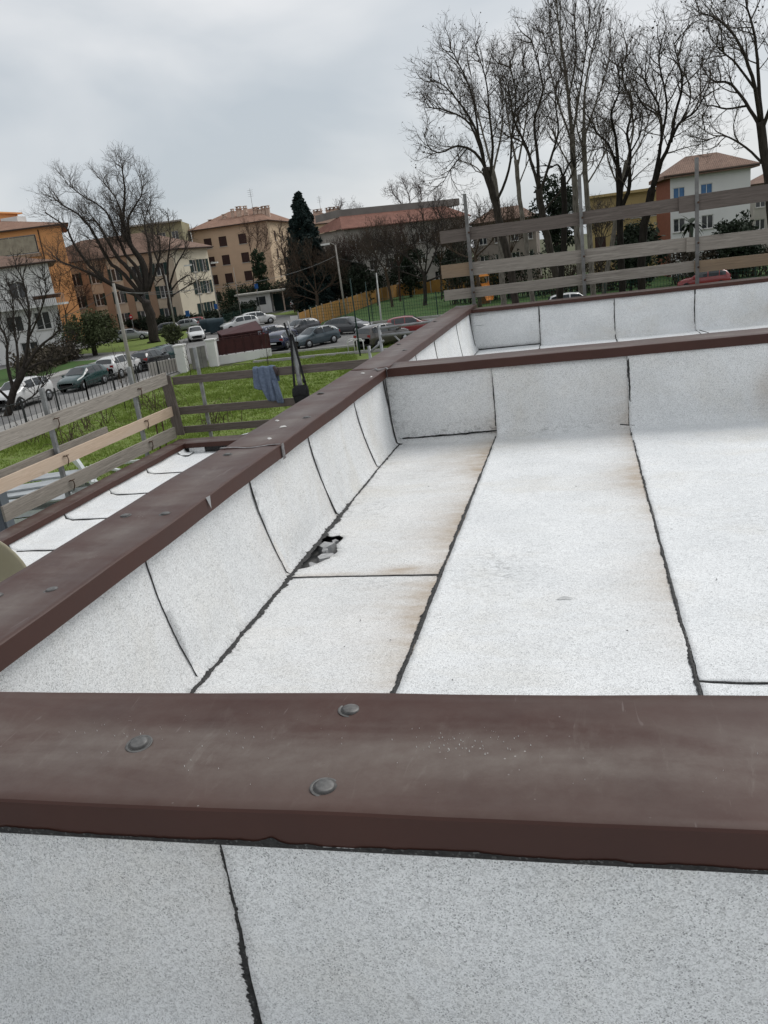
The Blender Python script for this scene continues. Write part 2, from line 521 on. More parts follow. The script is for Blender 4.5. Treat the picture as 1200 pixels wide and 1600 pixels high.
# --- floor of the bay between the near and the middle coping
FM = map_floor_y(6.45)
XA, XB, XC, XD, XE = -1.50, -0.70, 0.34, 1.38, 2.42
def lap_h(x0):
    return lambda u, v: 0.007 * max(0.0, 1 - abs(u - x0) / 0.22) ** 2 + 0.006 * math.exp(-((v - 6.05) / 0.05) ** 2)
def st_edge(x1, y0=1.0, y1=9.0, s=0.5, reach=0.20):
    def fn(u, v):
        d = x1 - u
        if d < -0.02: return 0.0
        k = mnoise.noise(Vector((v * 1.7, x1, 2.0))) * 0.5 + 0.55
        m_ = max(0.0, min(1.0, (v - y0) / 0.6)) * max(0.0, min(1.0, (y1 - v) / 0.6))
        return s * k * m_ * math.exp(-max(0, d) / (reach * (0.4 + k)))
    return fn
HOLE = [(-1.512, 3.66), (-1.508, 4.20), (-1.45, 4.15), (-1.41, 4.17), (-1.375, 4.13), (-1.385, 4.02), (-1.345, 3.90), (-1.36, 3.80), (-1.42, 3.73), (-1.45, 3.69)]
def stA2(u, v):
    e = st_edge(XB, 2.8, 6.6, 1.7, 0.15)(u, v)
    e += 0.7 * math.exp(-((u + 0.93) / 0.10) ** 2 - ((v - 3.60) / 0.07) ** 2)
    e += 0.25 * math.exp(-((v - 3.56) / 0.05) ** 2) * (0.5 + 0.5 * u / -0.9)
    e += 0.13
    return e
def grA2(u, v):
    e = 0.55 * math.exp(-((u + 1.30) / 0.10) ** 2 - ((v - 4.62) / 0.18) ** 2)
    e += 0.5 * math.exp(-((u + 1.50) / 0.05) ** 2)
    e += 0.35 * math.exp(-((u + 1.0) / 0.18) ** 2 - ((v - 3.45) / 0.08) ** 2)
    return e
zw = FM.top(ZB + 0.02)
sheet('membrane_sheet', [(XA - 0.06, 1.30), (XB + 0.05, 1.30), (XB + 0.05, 3.58), (XA - 0.06, 3.58)], FM, deck, stain=lambda u, v: st_edge(XB, 1.2, 4.6, 1.5, 0.13)(u, v) + 0.11, grime=grA2)
sheet('membrane_sheet', [(XA - 0.06, 3.55), (XB + 0.05, 3.54), (XB + 0.05, 6.43), (XA - 0.06, 6.43)], FM, deck, hole=HOLE, hfn=lambda u, v: 0.005 * max(0, 1 - (v - 3.54) / 0.2) ** 2, stain=stA2, grime=grA2)
def stB(u, v):
    return st_edge(XC, 2.6, 6.9, 1.3, 0.12)(u, v) * (1.3 if v > 4.2 else 0.75) + 0.03
def grB(u, v):
    e = 0.42 * math.exp(-((u + 0.42) / 0.20) ** 2 - ((v - 3.65) / 0.36) ** 2)
    e += 0.4 * math.exp(-((u + 0.35) / 0.14) ** 2 - ((v - 5.5) / 0.10) ** 2)
    e += 0.35 * math.exp(-((v - 6.42) / 0.05) ** 2)
    e += 0.25 * math.exp(-((v - 4.75) / 0.10) ** 2) * 0.6
    return e
sheet('membrane_sheet', [(XB, 1.30), (XC + 0.05, 1.30), (XC + 0.05, zw), (XB, zw)], FM, deck, hfn=lap_h(XB), stain=stB, grime=grB)
sheet('membrane_sheet', [(XC, 1.30), (XD + 0.05, 1.30), (XD + 0.05, 2.58), (XC, 2.56)], FM, deck, hfn=lap_h(XC))
sheet('membrane_sheet', [(XC, 2.55), (XD + 0.05, 2.54), (XD + 0.05, zw), (XC, zw)], FM, deck, hfn=lambda u, v: lap_h(XC)(u, v) + 0.004 * max(0, 1 - (v - 2.54) / 0.2),
      stain=lambda u, v: 0.5 * math.exp(-((u - 1.33) / 0.10) ** 2 - ((v - 6.62) / 0.16) ** 2) + 0.01, grime=lambda u, v: 0.25 * math.exp(-((u - 1.0) / 0.4) ** 2 - ((v - 4.0) / 0.7) ** 2))
for x0 in (XD, XE, XE + 1.04, XE + 2.08):
    sheet('membrane_sheet', [(x0, 1.30), (x0 + 1.09, 1.30), (x0 + 1.09, zw), (x0, zw)], FM, deck, step=0.1, hfn=lap_h(x0), stain=st_edge(x0 + 1.04))
    seam([(x0 - 0.005, 1.4), (x0 - 0.005, zw)], FM, deck)
seam([(XB - 0.008, 1.35), (XB - 0.012, 3.5), (XB - 0.005, 6.38)], FM, deck, 0.0035, 0.016, step=0.009, rag=0.30, wfn=lambda u, v: 1.25 if 2.4 < v < 4.9 else 0.85)
seam([(XC - 0.008, 1.35), (XC - 0.005, 4.35), (XC + 0.005, 6.42)], FM, deck, 0.004, 0.015, step=0.009, rag=0.30, wfn=lambda u, v: 1.0 if v < 3.6 else 0.8)
seam([(XC, 2.545), (XD + 0.02, 2.535)], FM, deck, 0.002, 0.006)
seam([(XA + 0.02, 3.545), (XB, 3.535)], FM, deck, 0.002, 0.005)

# broken corner: loose pieces of mortar in the torn hole
M_MORT = plain('pale_mortar', (0.50, 0.50, 0.50), (0.34, 0.34, 0.34), 25, 0.95, bump=0.5)
for k, (x, y, s, a) in enumerate(((-1.452, 4.055, 0.055, 0.3), (-1.408, 3.885, 0.085, 1.1), (-1.455, 3.78, 0.032, 2.0), (-1.415, 4.10, 0.03, 0.9), (-1.44, 3.97, 0.028, 0.2))):
    mb = MB(); n = 6
    ring = [(math.cos(2*PI*i/n) * s * random.uniform(0.6, 1.2), math.sin(2*PI*i/n) * s * random.uniform(0.6, 1.2)) for i in range(n)]
    v_ = [(p[0], p[1], 0) for p in ring] + [(p[0]*0.85 + jit(0.004), p[1]*0.85 + jit(0.004), (0.064, 0.050, 0.05, 0.055, 0.06)[k] + jit(0.012)) for p in ring]
    mb.add(v_, [tuple(range(n, 2*n))] + [(i, (i+1) % n, n + (i+1) % n, n + i) for i in range(n)] + [tuple(reversed(range(n)))])
    o = mb.build('mortar_fragment', M_MORT, None, (x, y, 4.43), a)
    tag(o, ['largest grey mortar lump at the top of the torn hole in the roof membrane', 'flat grey mortar piece in the middle of the torn roof hole', 'small mortar crumb at the lower tip of the torn roof hole', 'broken mortar chip beside the largest lump in the torn roof hole', 'thin mortar chip between the lump and the flat piece in the roof hole'][k], 'mortar piece')

# crumbs of bitumen, a dead leaf and a splinter on the floor
random.seed(77)
for (px, py) in ((563, 969), (855, 938), (707, 1062), (640, 787), (722, 853), (610, 1000), (538, 1010), (815, 1020), (745, 770), (980, 985), (900, 760), (1060, 720), (1120, 905), (850, 690), (670, 760)):
    g = gnd(px, py, ZF + 0.004); s = random.uniform(0.003, 0.0075)
    p = [(math.cos(a) * s * random.uniform(.5, 1.2), math.sin(a) * s * random.uniform(.4, .9), 0) for a in (0.2, 1.4, 2.6, 3.7, 5.0)]
    o = MB().add(p + [(0.1 * s, 0, 0.5 * s)], [(i, (i+1) % 5, 5) for i in range(5)]).build('bitumen_crumb', M_BIT, None, g, jit(3))
    tag(o, 'small dark crumb of bitumen lying on the white roof floor', 'crumb', 'bitumen crumbs on the roof floor')
g = gnd(882, 934, ZF + 0.006); o = MB().add([(-.035, -.006, 0), (.035, -.008, .002), (.038, .004, .004), (-.03, .007, .002), (0, 0, .009)], [(0,1,4),(1,2,4),(2,3,4),(3,0,4)]).build('splinter', plain('white_splinter', (0.85, 0.85, 0.83)), None, g, 0.1)
tag(o, 'thin white splinter lying on the middle membrane sheet', 'splinter')
random.seed(9)
# --- long parapet at the left
par = empty('parapet_wall', (-1.75, 6.0, 4.43)); par.location = (0, 0, 0)
tag(par, 'long parapet wall with brown metal coping running away beside the white roof floor', 'parapet')
MB().box((-1.88, -3.0, 4.43), (-1.605, 12.85, 5.05)).build('wall_core', M_CONC, par)
FW = map_wall_x(-1.598)
ve = FW.end + 0.0
tops = [0.4, 1.45, 2.46, 3.48, 4.40, 5.46, 6.48]
bots = [0.5, 1.52, 2.54, 3.60, 4.54, 5.64, 6.62]
def wl_curve(i):
    a, b = tops[i], bots[i]
    return [(a - 0.004, 0.0), (a + (b-a)*0.25 - 0.012, ve*0.3), (a + (b-a)*0.55 - 0.012, ve*0.6), (b - 0.006, ve)]
def wl_st(i):
    u1 = tops[i+1]
    return lambda u, v: (0.35 if i >= 2 else 0.12) * math.exp(-abs(u1 + (bots[i+1] - u1) * v / ve - u) / 0.10) * max(0, min(1, v / 0.3)) + 0.07
for i in range(6):
    cvl = wl_curve(i); cvr = wl_curve(i+1)
    sheet('membrane_sheet', [(cvl[0][0], -0.03)] + [(p[0] + 0.05, p[1] if p[1] else -0.03) for p in cvr] + cvl[:0:-1], FW, par, amp=0.004, thick=0.003,
          hfn=lambda u, v, i=i: 0.003 * max(0.0, 1 - abs(u - (tops[i] + (bots[i]-tops[i]) * v / ve)) / 0.2) ** 2, stain=wl_st(i),
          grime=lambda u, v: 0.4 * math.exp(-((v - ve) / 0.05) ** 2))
for i, (w0, w1) in zip(range(2, 6), ((0.0006, 0.0022), (0.0010, 0.0040), (0.0022, 0.0065), (0.002, 0.0055))):
    seam(wl_curve(i), FW, par, w0, w1, step=0.012, rag=0.5)
seam([(6.40, 0.0), (6.42, 0.25), (6.36, ve * 0.8), (6.35, ve + 0.02)], FW, par, 0.010, 0.022, step=0.012, name='corner_bitumen')
# ragged black line where wall and floor meet
seam([(1.3, ve + 0.005), (2.4, ve + 0.0), (3.3, ve + 0.005), (4.4, ve + 0.0), (5.5, ve - 0.01), (6.36, ve - 0.005)], FW, par, 0.004, 0.026, step=0.008, h=0.006, name='corner_bitumen', rag=0.42, wfn=lambda u, v: 1.35 if 3.3 < u < 4.75 else (0.95 if u < 3.3 else 0.6))
# far bay of the same wall
tb = [6.75, 7.85, 8.98, 10.75, 12.24]
for i in range(4):
    sheet('membrane_sheet', [(tb[i], -0.03), (tb[i+1] + 0.03, -0.03), (tb[i+1] + 0.03, ve), (tb[i], ve)], FW, par, step=0.09, stain=lambda u, v: 0.05)
    if i: seam([(tb[i] - 0.004, 0.0), (tb[i] + 0.02, ve)], FW, par, 0.006, 0.014, step=0.03)
seam([(12.14, 0.0), (12.16, 0.3), (12.10, ve)], FW, par, 0.012, 0.024, step=0.02, name='corner_bitumen')
cap1 = coping(par, 'y', -3.0, 3.84, -1.898, -1.555, seed=1.0, dz=0.004)
cap2 = coping(par, 'y', 3.84, 6.50, -1.895, -1.560, seed=2.0, name='coping')
cap3 = coping(par, 'y', 6.50, 12.95, -1.895, -1.560, seed=3.0, name='coping')
# lapped joint with smeared sealant
mb = MB()
def smear(mb, pts_top, seed):
    v_ = []; f_ = []
    for i, (x, y, z, wd) in enumerate(pts_top):
        wd *= 0.7 + 0.6 * abs(mnoise.noise(Vector((i * 0.7, seed, 0))))
        v_ += [(x, y - wd, z), (x, y + wd * 0.9, z)]
    for i in range(len(pts_top) - 1): f_.append((2*i, 2*i+1, 2*i+3, 2*i+2))
    mb.add(v_, f_, False)
smear(mb, [(-1.90 + 0.345 * k / 24, 3.855 + 0.012 * math.sin(k * 0.4), ZT + 0.0065 - 0.006 * math.sin(PI * k / 24), 0.014) for k in range(25)] , 1)
smear(mb, [(-1.5495, 3.87, ZT + 0.006 - 0.085 * k / 8, 0.026) for k in range(9)], 2)
mb.build('joint_sealant', M_SEAL, par)
mb = MB()
for k in range(7):
    a = k / 6.0
smear(mb, [(-1.68 + 0.15 * k / 12, 6.40 + 0.05 * math.sin(k * 0.9), ZT + 0.005, 0.03) for k in range(13)], 4)
smear(mb, [(-1.553, 6.40, ZT + 0.006 - 0.08 * k / 6, 0.022) for k in range(7)], 5)
mb.build('corner_sealant', M_SEAL, par)
for (c_, x, y) in ((cap1, -1.655, 2.01), (cap1, -1.83, 1.97), (cap1, -1.83, 2.75), (cap1, -1.645, 2.75), (cap2, -1.83, 5.45), (cap2, -1.645, 4.57), (cap1, -1.80, 3.72), (cap3, -1.83, 8.2), (cap3, -1.645, 7.6), (cap1, -1.645, 0.9), (cap3, -1.83, 10.5)):
    share(SCREW, 'screw_cap', c_, (x, y, ZT - 0.001), (jit(0.05), jit(0.05), jit(1)), (1, 1, 0.75))
# a chip of bent metal on the fascia edge
MB().add([(-1.552, 2.93, ZT + 0.006), (-1.549, 2.965, ZT + 0.004), (-1.546, 2.95, ZT - 0.05)], [(0,1,2)]).build('bent_flap', plain('bare_metal', (0.5, 0.5, 0.5), rough=0.35, metal=0.8), par)

# --- near parapet, the camera looks over it
parn = empty('parapet_wall', (0, 0, 0))
tag(parn, 'near parapet crossing the foreground, broad brown coping with three round screw caps', 'parapet')
SK = 0.014
MB().box((-1.60, 1.10, 4.43), (8.9, 1.40, 5.05)).build('wall_core', M_CONC, parn)
capn = coping(parn, 'x', -1.545, 8.9, 1.05, 1.43, skew=SK, seed=5.0, name='coping')
for (x, y) in ((-0.491, 1.363), (-0.903, 1.226), (-0.472, 1.116), (2.1, 1.36), (2.1, 1.12)):
    share(SCREW, 'screw_cap', capn, (x, y, ZT - 0.004), (jit(0.10), 0.08 + jit(0.06), jit(1)), (1.0, 1.0, 0.7))
FN_ = map_floor_y(1.075)      # the camera's own side: floor, cove, wall face
zwn = FN_.top(ZB + 0.01)
xs = [-1.57, -0.667, 0.40, 1.45, 2.5]
for i in range(4):
    sheet('membrane_sheet', [(xs[i], 0.55), (xs[i+1] + 0.04, 0.55), (xs[i+1] + 0.04, zwn), (xs[i], zwn)], FN_, parn, step=0.05, hfn=lambda u, v, i=i: 0.007 * max(0.0, 1 - (u - xs[i]) / 0.15) ** 2,
          stain=lambda u, v, i=i: 0.22 * math.exp(-abs(xs[i+1] - u) / 0.09) + 0.01)
    if i: seam([(xs[i] - 0.012, 0.6), (xs[i] - 0.010, FN_.wall0), (xs[i] - 0.002, zwn)], FN_, parn, 0.0030, 0.0090, step=0.003, rag=0.5, wfn=lambda u, v: 1.0 + 0.9 * max(0, min(1, (zwn - 0.25 - v) / 0.15)))
for (x0, x1, y0, y1) in ((-1.57, 6.5, -3.0, 0.57),):
    k = x0
    while k < x1:
        sheet('membrane_sheet', [(k, y0), (k + 1.05, y0), (k + 1.05, y1), (k, y1)], map_floor_y(9.0), parn, step=0.2)
        k += 1.03
# bitumen that squeezed up under the coping's lower edge
v_ = []; f_ = []
n = 420
for i in range(n + 1):
    x = -1.5 + 2.6 * i / n
    y = 1.05 + SK * x - 0.0025
    hb = 0.0035 + 0.009 * max(0.0, mnoise.noise(Vector((x * 5.5, 3.3, 0)))) + 0.006 * max(0, mnoise.noise(Vector((x * 24, 1.3, 0)))) + 0.012 * math.exp(-((x + 0.555) / 0.018) ** 2) + 0.001 * jit(1)
    v_ += [(x, y, ZB - 0.004), (x, y, ZB + hb)]
    if i: f_.append((2*i-2, 2*i, 2*i+1, 2*i-1))
MB().add(v_, f_).build('bitumen_drip', M_BIT, parn)
# white granules scattered on the coping
random.seed(21)
M_GRAN = plain('white_granule', (0.8, 0.8, 0.78), (0.62, 0.62, 0.6), 200)
mb = MB()
def gran(x, y, s):
    z = ZT - 0.0075
    p = [Vector((x + math.cos(a) * s, y + math.sin(a) * s, z)) for a in (jit(1), 1.6 + jit(0.3), 3.1 + jit(0.3), 4.7 + jit(0.3))]
    t_ = Vector((x, y, z + s * 1.3 + 0.004))
    mb.add(p + [t_], [(0,1,4),(1,2,4),(2,3,4),(3,0,4)])
for k in range(55):
    x = random.gauss(-0.235, 0.055); y = random.gauss(1.27, 0.022); gran(x, y, random.uniform(0.0007, 0.0018))
for k in range(40):
    x = random.gauss(-0.85, 0.16); y = random.gauss(1.25, 0.045); gran(x, y, random.uniform(0.0005, 0.0012))
for k in range(45):
    x = random.uniform(-1.3, 0.3); y = random.uniform(1.1, 1.4); gran(x, y, random.uniform(0.0005, 0.0010))
o = mb.build('loose_granules', M_GRAN); tag(o, 'tiny white mineral granules scattered on the near brown coping', 'granules', kind='stuff')
random.seed(9)

# --- middle cross parapet
parm = empty('parapet_wall', (0, 0, 0))
tag(parm, 'middle cross parapet with narrow brown coping between the two white roof bays', 'parapet')
MB().box((-1.60, 6.48, 4.43), (8.9, 6.74, 5.05)).build('wall_core', M_CONC, parm)
coping(parm, 'x', -1.562, 8.9, 6.42, 6.775, seed=7.0, skew=0.012)
FMA = map_floor_y(6.45, rc=0.03)
sheet('membrane_sheet', [(-1.56, FMA.wall0 - 0.02), (XB + 0.03, FMA.wall0 - 0.02), (XB + 0.03, FMA.top(ZB + 0.02)), (-1.59, FMA.top(ZB + 0.02))], FMA, parm, step=0.05,
      stain=lambda u, v: 0.9 * math.exp(-abs(u - XB) / 0.07) * math.exp(-(v - FMA.wall0) / 0.25) + 0.02,
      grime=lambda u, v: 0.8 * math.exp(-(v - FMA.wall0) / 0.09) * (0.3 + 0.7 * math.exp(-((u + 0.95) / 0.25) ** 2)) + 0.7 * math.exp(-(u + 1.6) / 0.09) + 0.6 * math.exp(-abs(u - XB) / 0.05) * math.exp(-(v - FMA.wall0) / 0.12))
seam([(-1.50, FMA.wall0 - 0.005), (-1.1, FMA.wall0 + 0.003), (XB, FMA.wall0 + 0.012)], FMA, parm, 0.003, 0.014, step=0.012)
seam([(XB - 0.005, FM.wall0 - 0.02), (XB + 0.0, zw)], FM, parm, 0.003, 0.008, step=0.012)
seam([(XC + 0.005, 6.40), (XC + 0.012, FM.wall0 + 0.1), (XC + 0.005, zw)], FM, parm, 0.007, 0.014, step=0.012)
seam([(XC - 0.07, 6.425), (XC, 6.41), (XC + 0.04, 6.40)], FM, parm, 0.003, 0.014, step=0.012)

# --- far bay floor and far parapet
parf = empty('parapet_wall', (0, 0, 0))
tag(parf, 'far parapet in four white membrane panels below the wooden guard rail', 'parapet')
MB().box((-1.60, 12.25, 4.43), (8.9, 12.55, 5.03)).build('wall_core', M_CONC, parf)
coping(parf, 'x', -1.562, 8.9, 12.19, 12.56, zt=5.10, zb=5.05, seed=8.0, skew=0.012)
FF = map_floor_y(12.22); FFA = map_floor_y(12.22, rc=0.03)
zwf = FF.top(ZB)
xs2 = [-1.585, -0.575, 0.49, 1.575, 2.62, 3.66]
for i in range(5):
    y0 = 6.75 if i else FF.wall0 - 0.02
    fq = FF if i else FFA
    y0 = 6.75 if i else FFA.wall0 - 0.02
    sheet('membrane_sheet', [(xs2[i], y0), (xs2[i+1] + 0.04, y0), (xs2[i+1] + 0.04, fq.top(ZB)), (xs2[i], fq.top(ZB))], fq, parf, step=0.10, hfn=lambda u, v, i=i: 0.007 * max(0.0, 1 - (u - xs2[i]) / 0.2) ** 2,
          stain=lambda u, v, i=i: 0.35 * math.exp(-abs(u - xs2[i+1]) / 0.06) * math.exp(-abs(v - 12.3) / 0.2) + (0.6 * math.exp(-((u - 2.62) / 0.15) ** 2 - ((v - 12.32) / 0.1) ** 2)))
    if i: seam([(xs2[i] - 0.006, 6.8), (xs2[i] + (0.10 if i > 2 else 0.0), 11.7), (xs2[i], FF.wall0), (xs2[i], zwf)], FF, parf, 0.008, 0.018, step=0.03)
sheet('membrane_sheet', [(-1.50, 6.75), (xs2[1] + 0.05, 6.75), (xs2[1] + 0.05, 12.19), (-1.50, 12.19)], FFA, parf, step=0.10)
seam([(-1.5, 12.19), (xs2[1], 12.195)], FFA, parf, 0.006, 0.014, step=0.03)

# --- lower roof strip outside the long parapet, with its own coping
low = empty('lower_roof', (0, 0, 0))
tag(low, 'lower white roof strip with narrow brown coping outside the long parapet', 'lower roof')
ZL = 3.55
MB().box((-6.05, -3.0, 0.0), (-1.93, 11.0, ZL - 0.02)).build('slab', plain('plaster_pale', (0.55, 0.53, 0.48), (0.42, 0.4, 0.37), 1.5), low)
MB().box((-6.05, -3.0, ZL - 0.02), (-5.90, 11.0, 3.62)).build('wall_core', M_CONC, low)
ZBs = 3.63
rc = 0.08
def FL(u, v, h):      # u = Y ; v = 0 at top of the upstand, then cove, then floor towards +X
    hw = ZBs + 0.01 - ZL - rc; arc = rc * PI / 2; x = -5.888
    if v < hw: return Vector((x + h, u, ZBs + 0.01 - v))
    if v < hw + arc:
        a = (v - hw) / rc
        return Vector((x + rc - (rc - h) * math.cos(a), u, ZL + rc - (rc - h) * math.sin(a)))
    return Vector((x + rc + v - hw - arc, u, ZL + h))
ys = [2.7, 3.7, 4.7, 5.68, 6.68, 7.67, 8.63, 9.58, 10.72]
for i in range(8):
    sheet('membrane_sheet', [(ys[i], 0.0), (ys[i+1] + 0.04, 0.0), (ys[i+1] + 0.04, 3.88), (ys[i], 3.88)], FL, low, step=0.12, hfn=lambda u, v, i=i: 0.008 * max(0, 1 - (u - ys[i]) / 0.2),
          stain=lambda u, v, i=i: 0.25 * math.exp(-abs(ys[i+1] - u) / 0.12) * math.exp(-v / 0.3))
    if i: seam([(ys[i] - 0.008, 0.0), (ys[i] - 0.006, 0.25), (ys[i] - 0.006, 3.6)], FL, low, 0.007, 0.013, step=0.03)
coping(low, 'y', -3.0, 10.80, -6.14, -5.868, zt=3.70, zb=ZBs, seed=11.0)
coping(low, 'x', -6.14, -1.93, 10.72, 11.10, zt=3.698, zb=3.63, seed=12.0)
MB().box((-5.86, 10.75, ZL - 0.05), (-1.93, 10.95, 3.64)).build('end_upstand', M_BIT, low)
sheet('membrane_patch', [(10.50, 0.02), (10.72, 0.02), (10.72, 0.22), (10.52, 0.24)], lambda u, v, h: FL(u, v, h + 0.02), low, step=0.05, grime=lambda u, v: 0.6)
MB().box((-5.80, 10.735, ZL), (-5.55, 10.75, 3.625)).build('membrane_flap', M_MEM, low)
MB().box((-1.89, -3.0, 0.0), (-1.882, 12.85, 5.07)).build('outer_wall_face', plain('plaster_pale', (0.5, 0.48, 0.44)), low)
# ================================================================== GUARD RAILS AND LOOSE THINGS ON THE ROOF
def wood(name, c1, c2, c3):
    m, t, b = base_mat(name, 0.85, 0.15)
    v = coords(t, 'Object', (1.1, 22, 22))
    n1 = noise_n(t, 2.4, 7, 0.7, v, 1.2)
    n2 = noise_n(t, 1.1, 3, 0.5, coords(t, 'Object', (0.9, 3, 3)))
    c = mix_n(t, ramp_n(t, n1.outputs[0], 0.35, 0.66).outputs[0], c2, c1)
    c = mix_n(t, math_n(t, 'MULTIPLY', ramp_n(t, n2.outputs[0], 0.4, 0.62).outputs[0], 0.6), c, c3)
    vo = N(t, 'ShaderNodeTexVoronoi'); vo.inputs['Scale'].default_value = 2.2
    L(t, coords(t, 'Object', (1.0, 3.0, 2.2)), vo.inputs['Vector'])
    kn = ramp_n(t, vo.outputs['Distance'], 0.05, 0.16, (1, 1, 1), (0, 0, 0))
    c = mix_n(t, math_n(t, 'MULTIPLY', kn.outputs[0], 0.75), c, tuple(q * 0.35 for q in c2))
    L(t, c, b.inputs['Base Color']); bump_n(t, b, n1.outputs[0], 0.4, 0.004)
    return m
W_GREY = wood('weathered_grey_wood', (0.40, 0.365, 0.32), (0.16, 0.14, 0.122), (0.30, 0.27, 0.235))
W_DARK = wood('weathered_dark_wood', (0.20, 0.17, 0.15), (0.075, 0.062, 0.055), (0.14, 0.118, 0.105))
W_PALE = wood('pale_new_wood', (0.60, 0.47, 0.36), (0.45, 0.34, 0.25), (0.53, 0.43, 0.34))
W_ORNG = wood('yellowish_wood', (0.33, 0.245, 0.16), (0.20, 0.145, 0.10), (0.26, 0.20, 0.15))
M_GALV = plain('galvanised_steel', (0.33, 0.34, 0.345), (0.20, 0.20, 0.20), 8, 0.5, 0.5, metal=0.45)
M_RUST = plain('rusty_steel', (0.10, 0.055, 0.035), (0.05, 0.03, 0.02), 20, 0.8)

def board(parent, a, b, h, mat, th=0.032, name='plank', warp=0.012):
    """a plank from a to b standing on edge, its centre line through a and b; long axis is local X"""
    a = Vector(a); b = Vector(b); d = b - a; ln = d.length
    n = max(4, int(ln / 0.3)); v_ = []; f_ = []; sd = random.uniform(0, 50)
    for i in range(n + 1):
        x = ln * i / n
        dy = warp * mnoise.noise(Vector((x * 0.5, sd, 0))); dz = warp * 0.8 * mnoise.noise(Vector((x * 0.4, sd, 5)))
        e0 = 0.004 * mnoise.noise(Vector((x * 3, sd, 8))); e1 = 0.004 * mnoise.noise(Vector((x * 3, sd, 11)))
        for (y, z) in ((-th/2, -h/2 + e0), (th/2, -h/2 + e0), (th/2, h/2 + e1), (-th/2, h/2 + e1)):
            v_.append((x, y + dy, z + dz))
    for i in range(n):
        for k in range(4):
            p = i*4 + k; q = i*4 + (k+1) % 4; f_.append((p, p+4, q+4, q))
    f_.append((0, 1, 2, 3)); f_.append(tuple(n*4 + k for k in (3, 2, 1, 0)))
    o = MB().add(v_, f_).build(name, mat, parent)
    tx = d.normalized(); tz = (Vector((0,0,1)) - tx * tx.z).normalized(); ty = tz.cross(tx)
    o.matrix_local = Matrix.Translation(a) @ Matrix((tx, ty, tz)).transposed().to_4x4()
    return o
def clip(parent, p, h=0.12):
    mb = MB()
    mb.tube([Vector(p) + Vector((0.0, -0.03, h*0.5)), Vector(p) + Vector((0.03, 0.0, h*0.35)), Vector(p) + Vector((0.01, 0.03, -h*0.2)), Vector(p) + Vector((0.0, 0.0, -h*0.7))], 0.007, 5)
    mb.tube([Vector(p) + Vector((0.0, -0.05, h*0.42)), Vector(p) + Vector((0.01, 0.06, h*0.42))], 0.006, 5)
    return mb.build('clamp', M_RUST, parent)
def post(parent, a, b, wd=0.045, mat=None, name='post'):
    mb = MB().bar(a, b, wd, wd * 0.8)
    return mb.build(name, mat or M_GALV, parent)

# left run
XR = -6.35
rl = empty('guard_rail', (0, 0, 0))
tag(rl, 'wooden guard rail of grey and pale planks along the lower roof edge', 'guard rail')
board(rl, (XR, 4.6, 4.535), (XR, 11.46, 4.605), 0.185, W_GREY)
board(rl, (XR, 4.6, 4.095), (XR, 11.44, 4.085), 0.155, W_PALE)
board(rl, (XR - 0.12, 4.6, 4.145), (XR - 0.12, 9.76, 4.155), 0.15, W_GREY)
board(rl, (XR, 7.27, 3.78), (XR, 11.40, 3.75), 0.18, W_GREY)
for y in (5.6, 8.52, 10.56):
    post(rl, (XR - 0.06, y, 2.6), (XR - 0.06, y, 4.99 if y < 10 else 4.93), 0.055)
    for z in (4.57, 4.09, 3.77):
        if z < 3.9 and y < 7: continue
        clip(rl, (XR + 0.025, y + 0.02, z - 0.02))
for y in (11.0, 11.2):
    MB().tube([(XR - 0.10, y, 2.8), (XR - 0.10, y + 0.05, 4.05)], 0.012, 6).build('rod', M_RUST, rl)
o = board(rl, (XR + 0.02, 11.50, 3.68), (XR - 0.03, 11.50, 4.64), 0.17, W_DARK, name='corner_plank')
# cross run behind the long parapet
rb = empty('guard_rail', (0, 0, 0))
tag(rb, 'narrow planked guard rail crossing the lawn view, jacket and bag hanging on it', 'guard rail')
YB = 11.62
board(rb, (XR + 0.03, YB, 4.535), (-2.0, YB, 4.53), 0.122, W_DARK)
board(rb, (XR + 0.03, YB, 4.05), (-2.0, YB, 4.045), 0.122, W_DARK)
board(rb, (XR + 0.03, YB, 3.735), (-2.0, YB, 3.735), 0.11, W_DARK)
post(rb, (-5.87, YB + 0.05, 2.6), (-5.87, YB + 0.05, 5.02), 0.05)
post(rb, (-4.15, YB - 0.04, 2.6), (-4.21, YB - 0.04, 5.06), 0.06)
MB().tube([(-4.19, YB - 0.02, 4.9), (-4.25, YB - 0.02, 5.27)], 0.014, 6).build('post_tip', M_GALV, rb)
MB().bar((-4.235, YB - 0.06, 4.97), (-4.29, YB - 0.06, 5.25), 0.025, 0.02).build('tool_handle', plain('black_plastic', (0.02, 0.02, 0.02), rough=0.5), rb)
MB().box((-4.20, YB - 0.085, 4.46), (-4.165, YB - 0.065, 4.60)).build('bracket', M_GALV, rb)
# steel tube gate at the scaffold
tg = empty('tube_railing', (0, 0, 0))
tag(tg, 'pale steel tube railing with diagonal brace behind the long parapet', 'railing')
for x in (-3.0, -3.2): MB().tube([(x, 12.2, 2.4), (x, 12.2, 5.02 if x > -3.1 else 4.72)], 0.024, 8).build('post', M_GALV, tg)
MB().tube([(-3.0, 12.2, 4.97), (-1.0, 12.25, 5.02)], 0.02, 8).build('rail', M_GALV, tg)
MB().tube([(-3.0, 12.2, 4.86), (-1.0, 12.25, 4.86)], 0.02, 8).build('rail', M_GALV, tg)
MB().tube([(-3.2, 12.2, 4.62), (-2.95, 12.2, 4.78)], 0.018, 8).build('brace', M_GALV, tg)
MB().tube([(-2.8, 12.22, 4.86), (-2.5, 12.22, 4.5)], 0.014, 8).build('brace', M_GALV, tg)
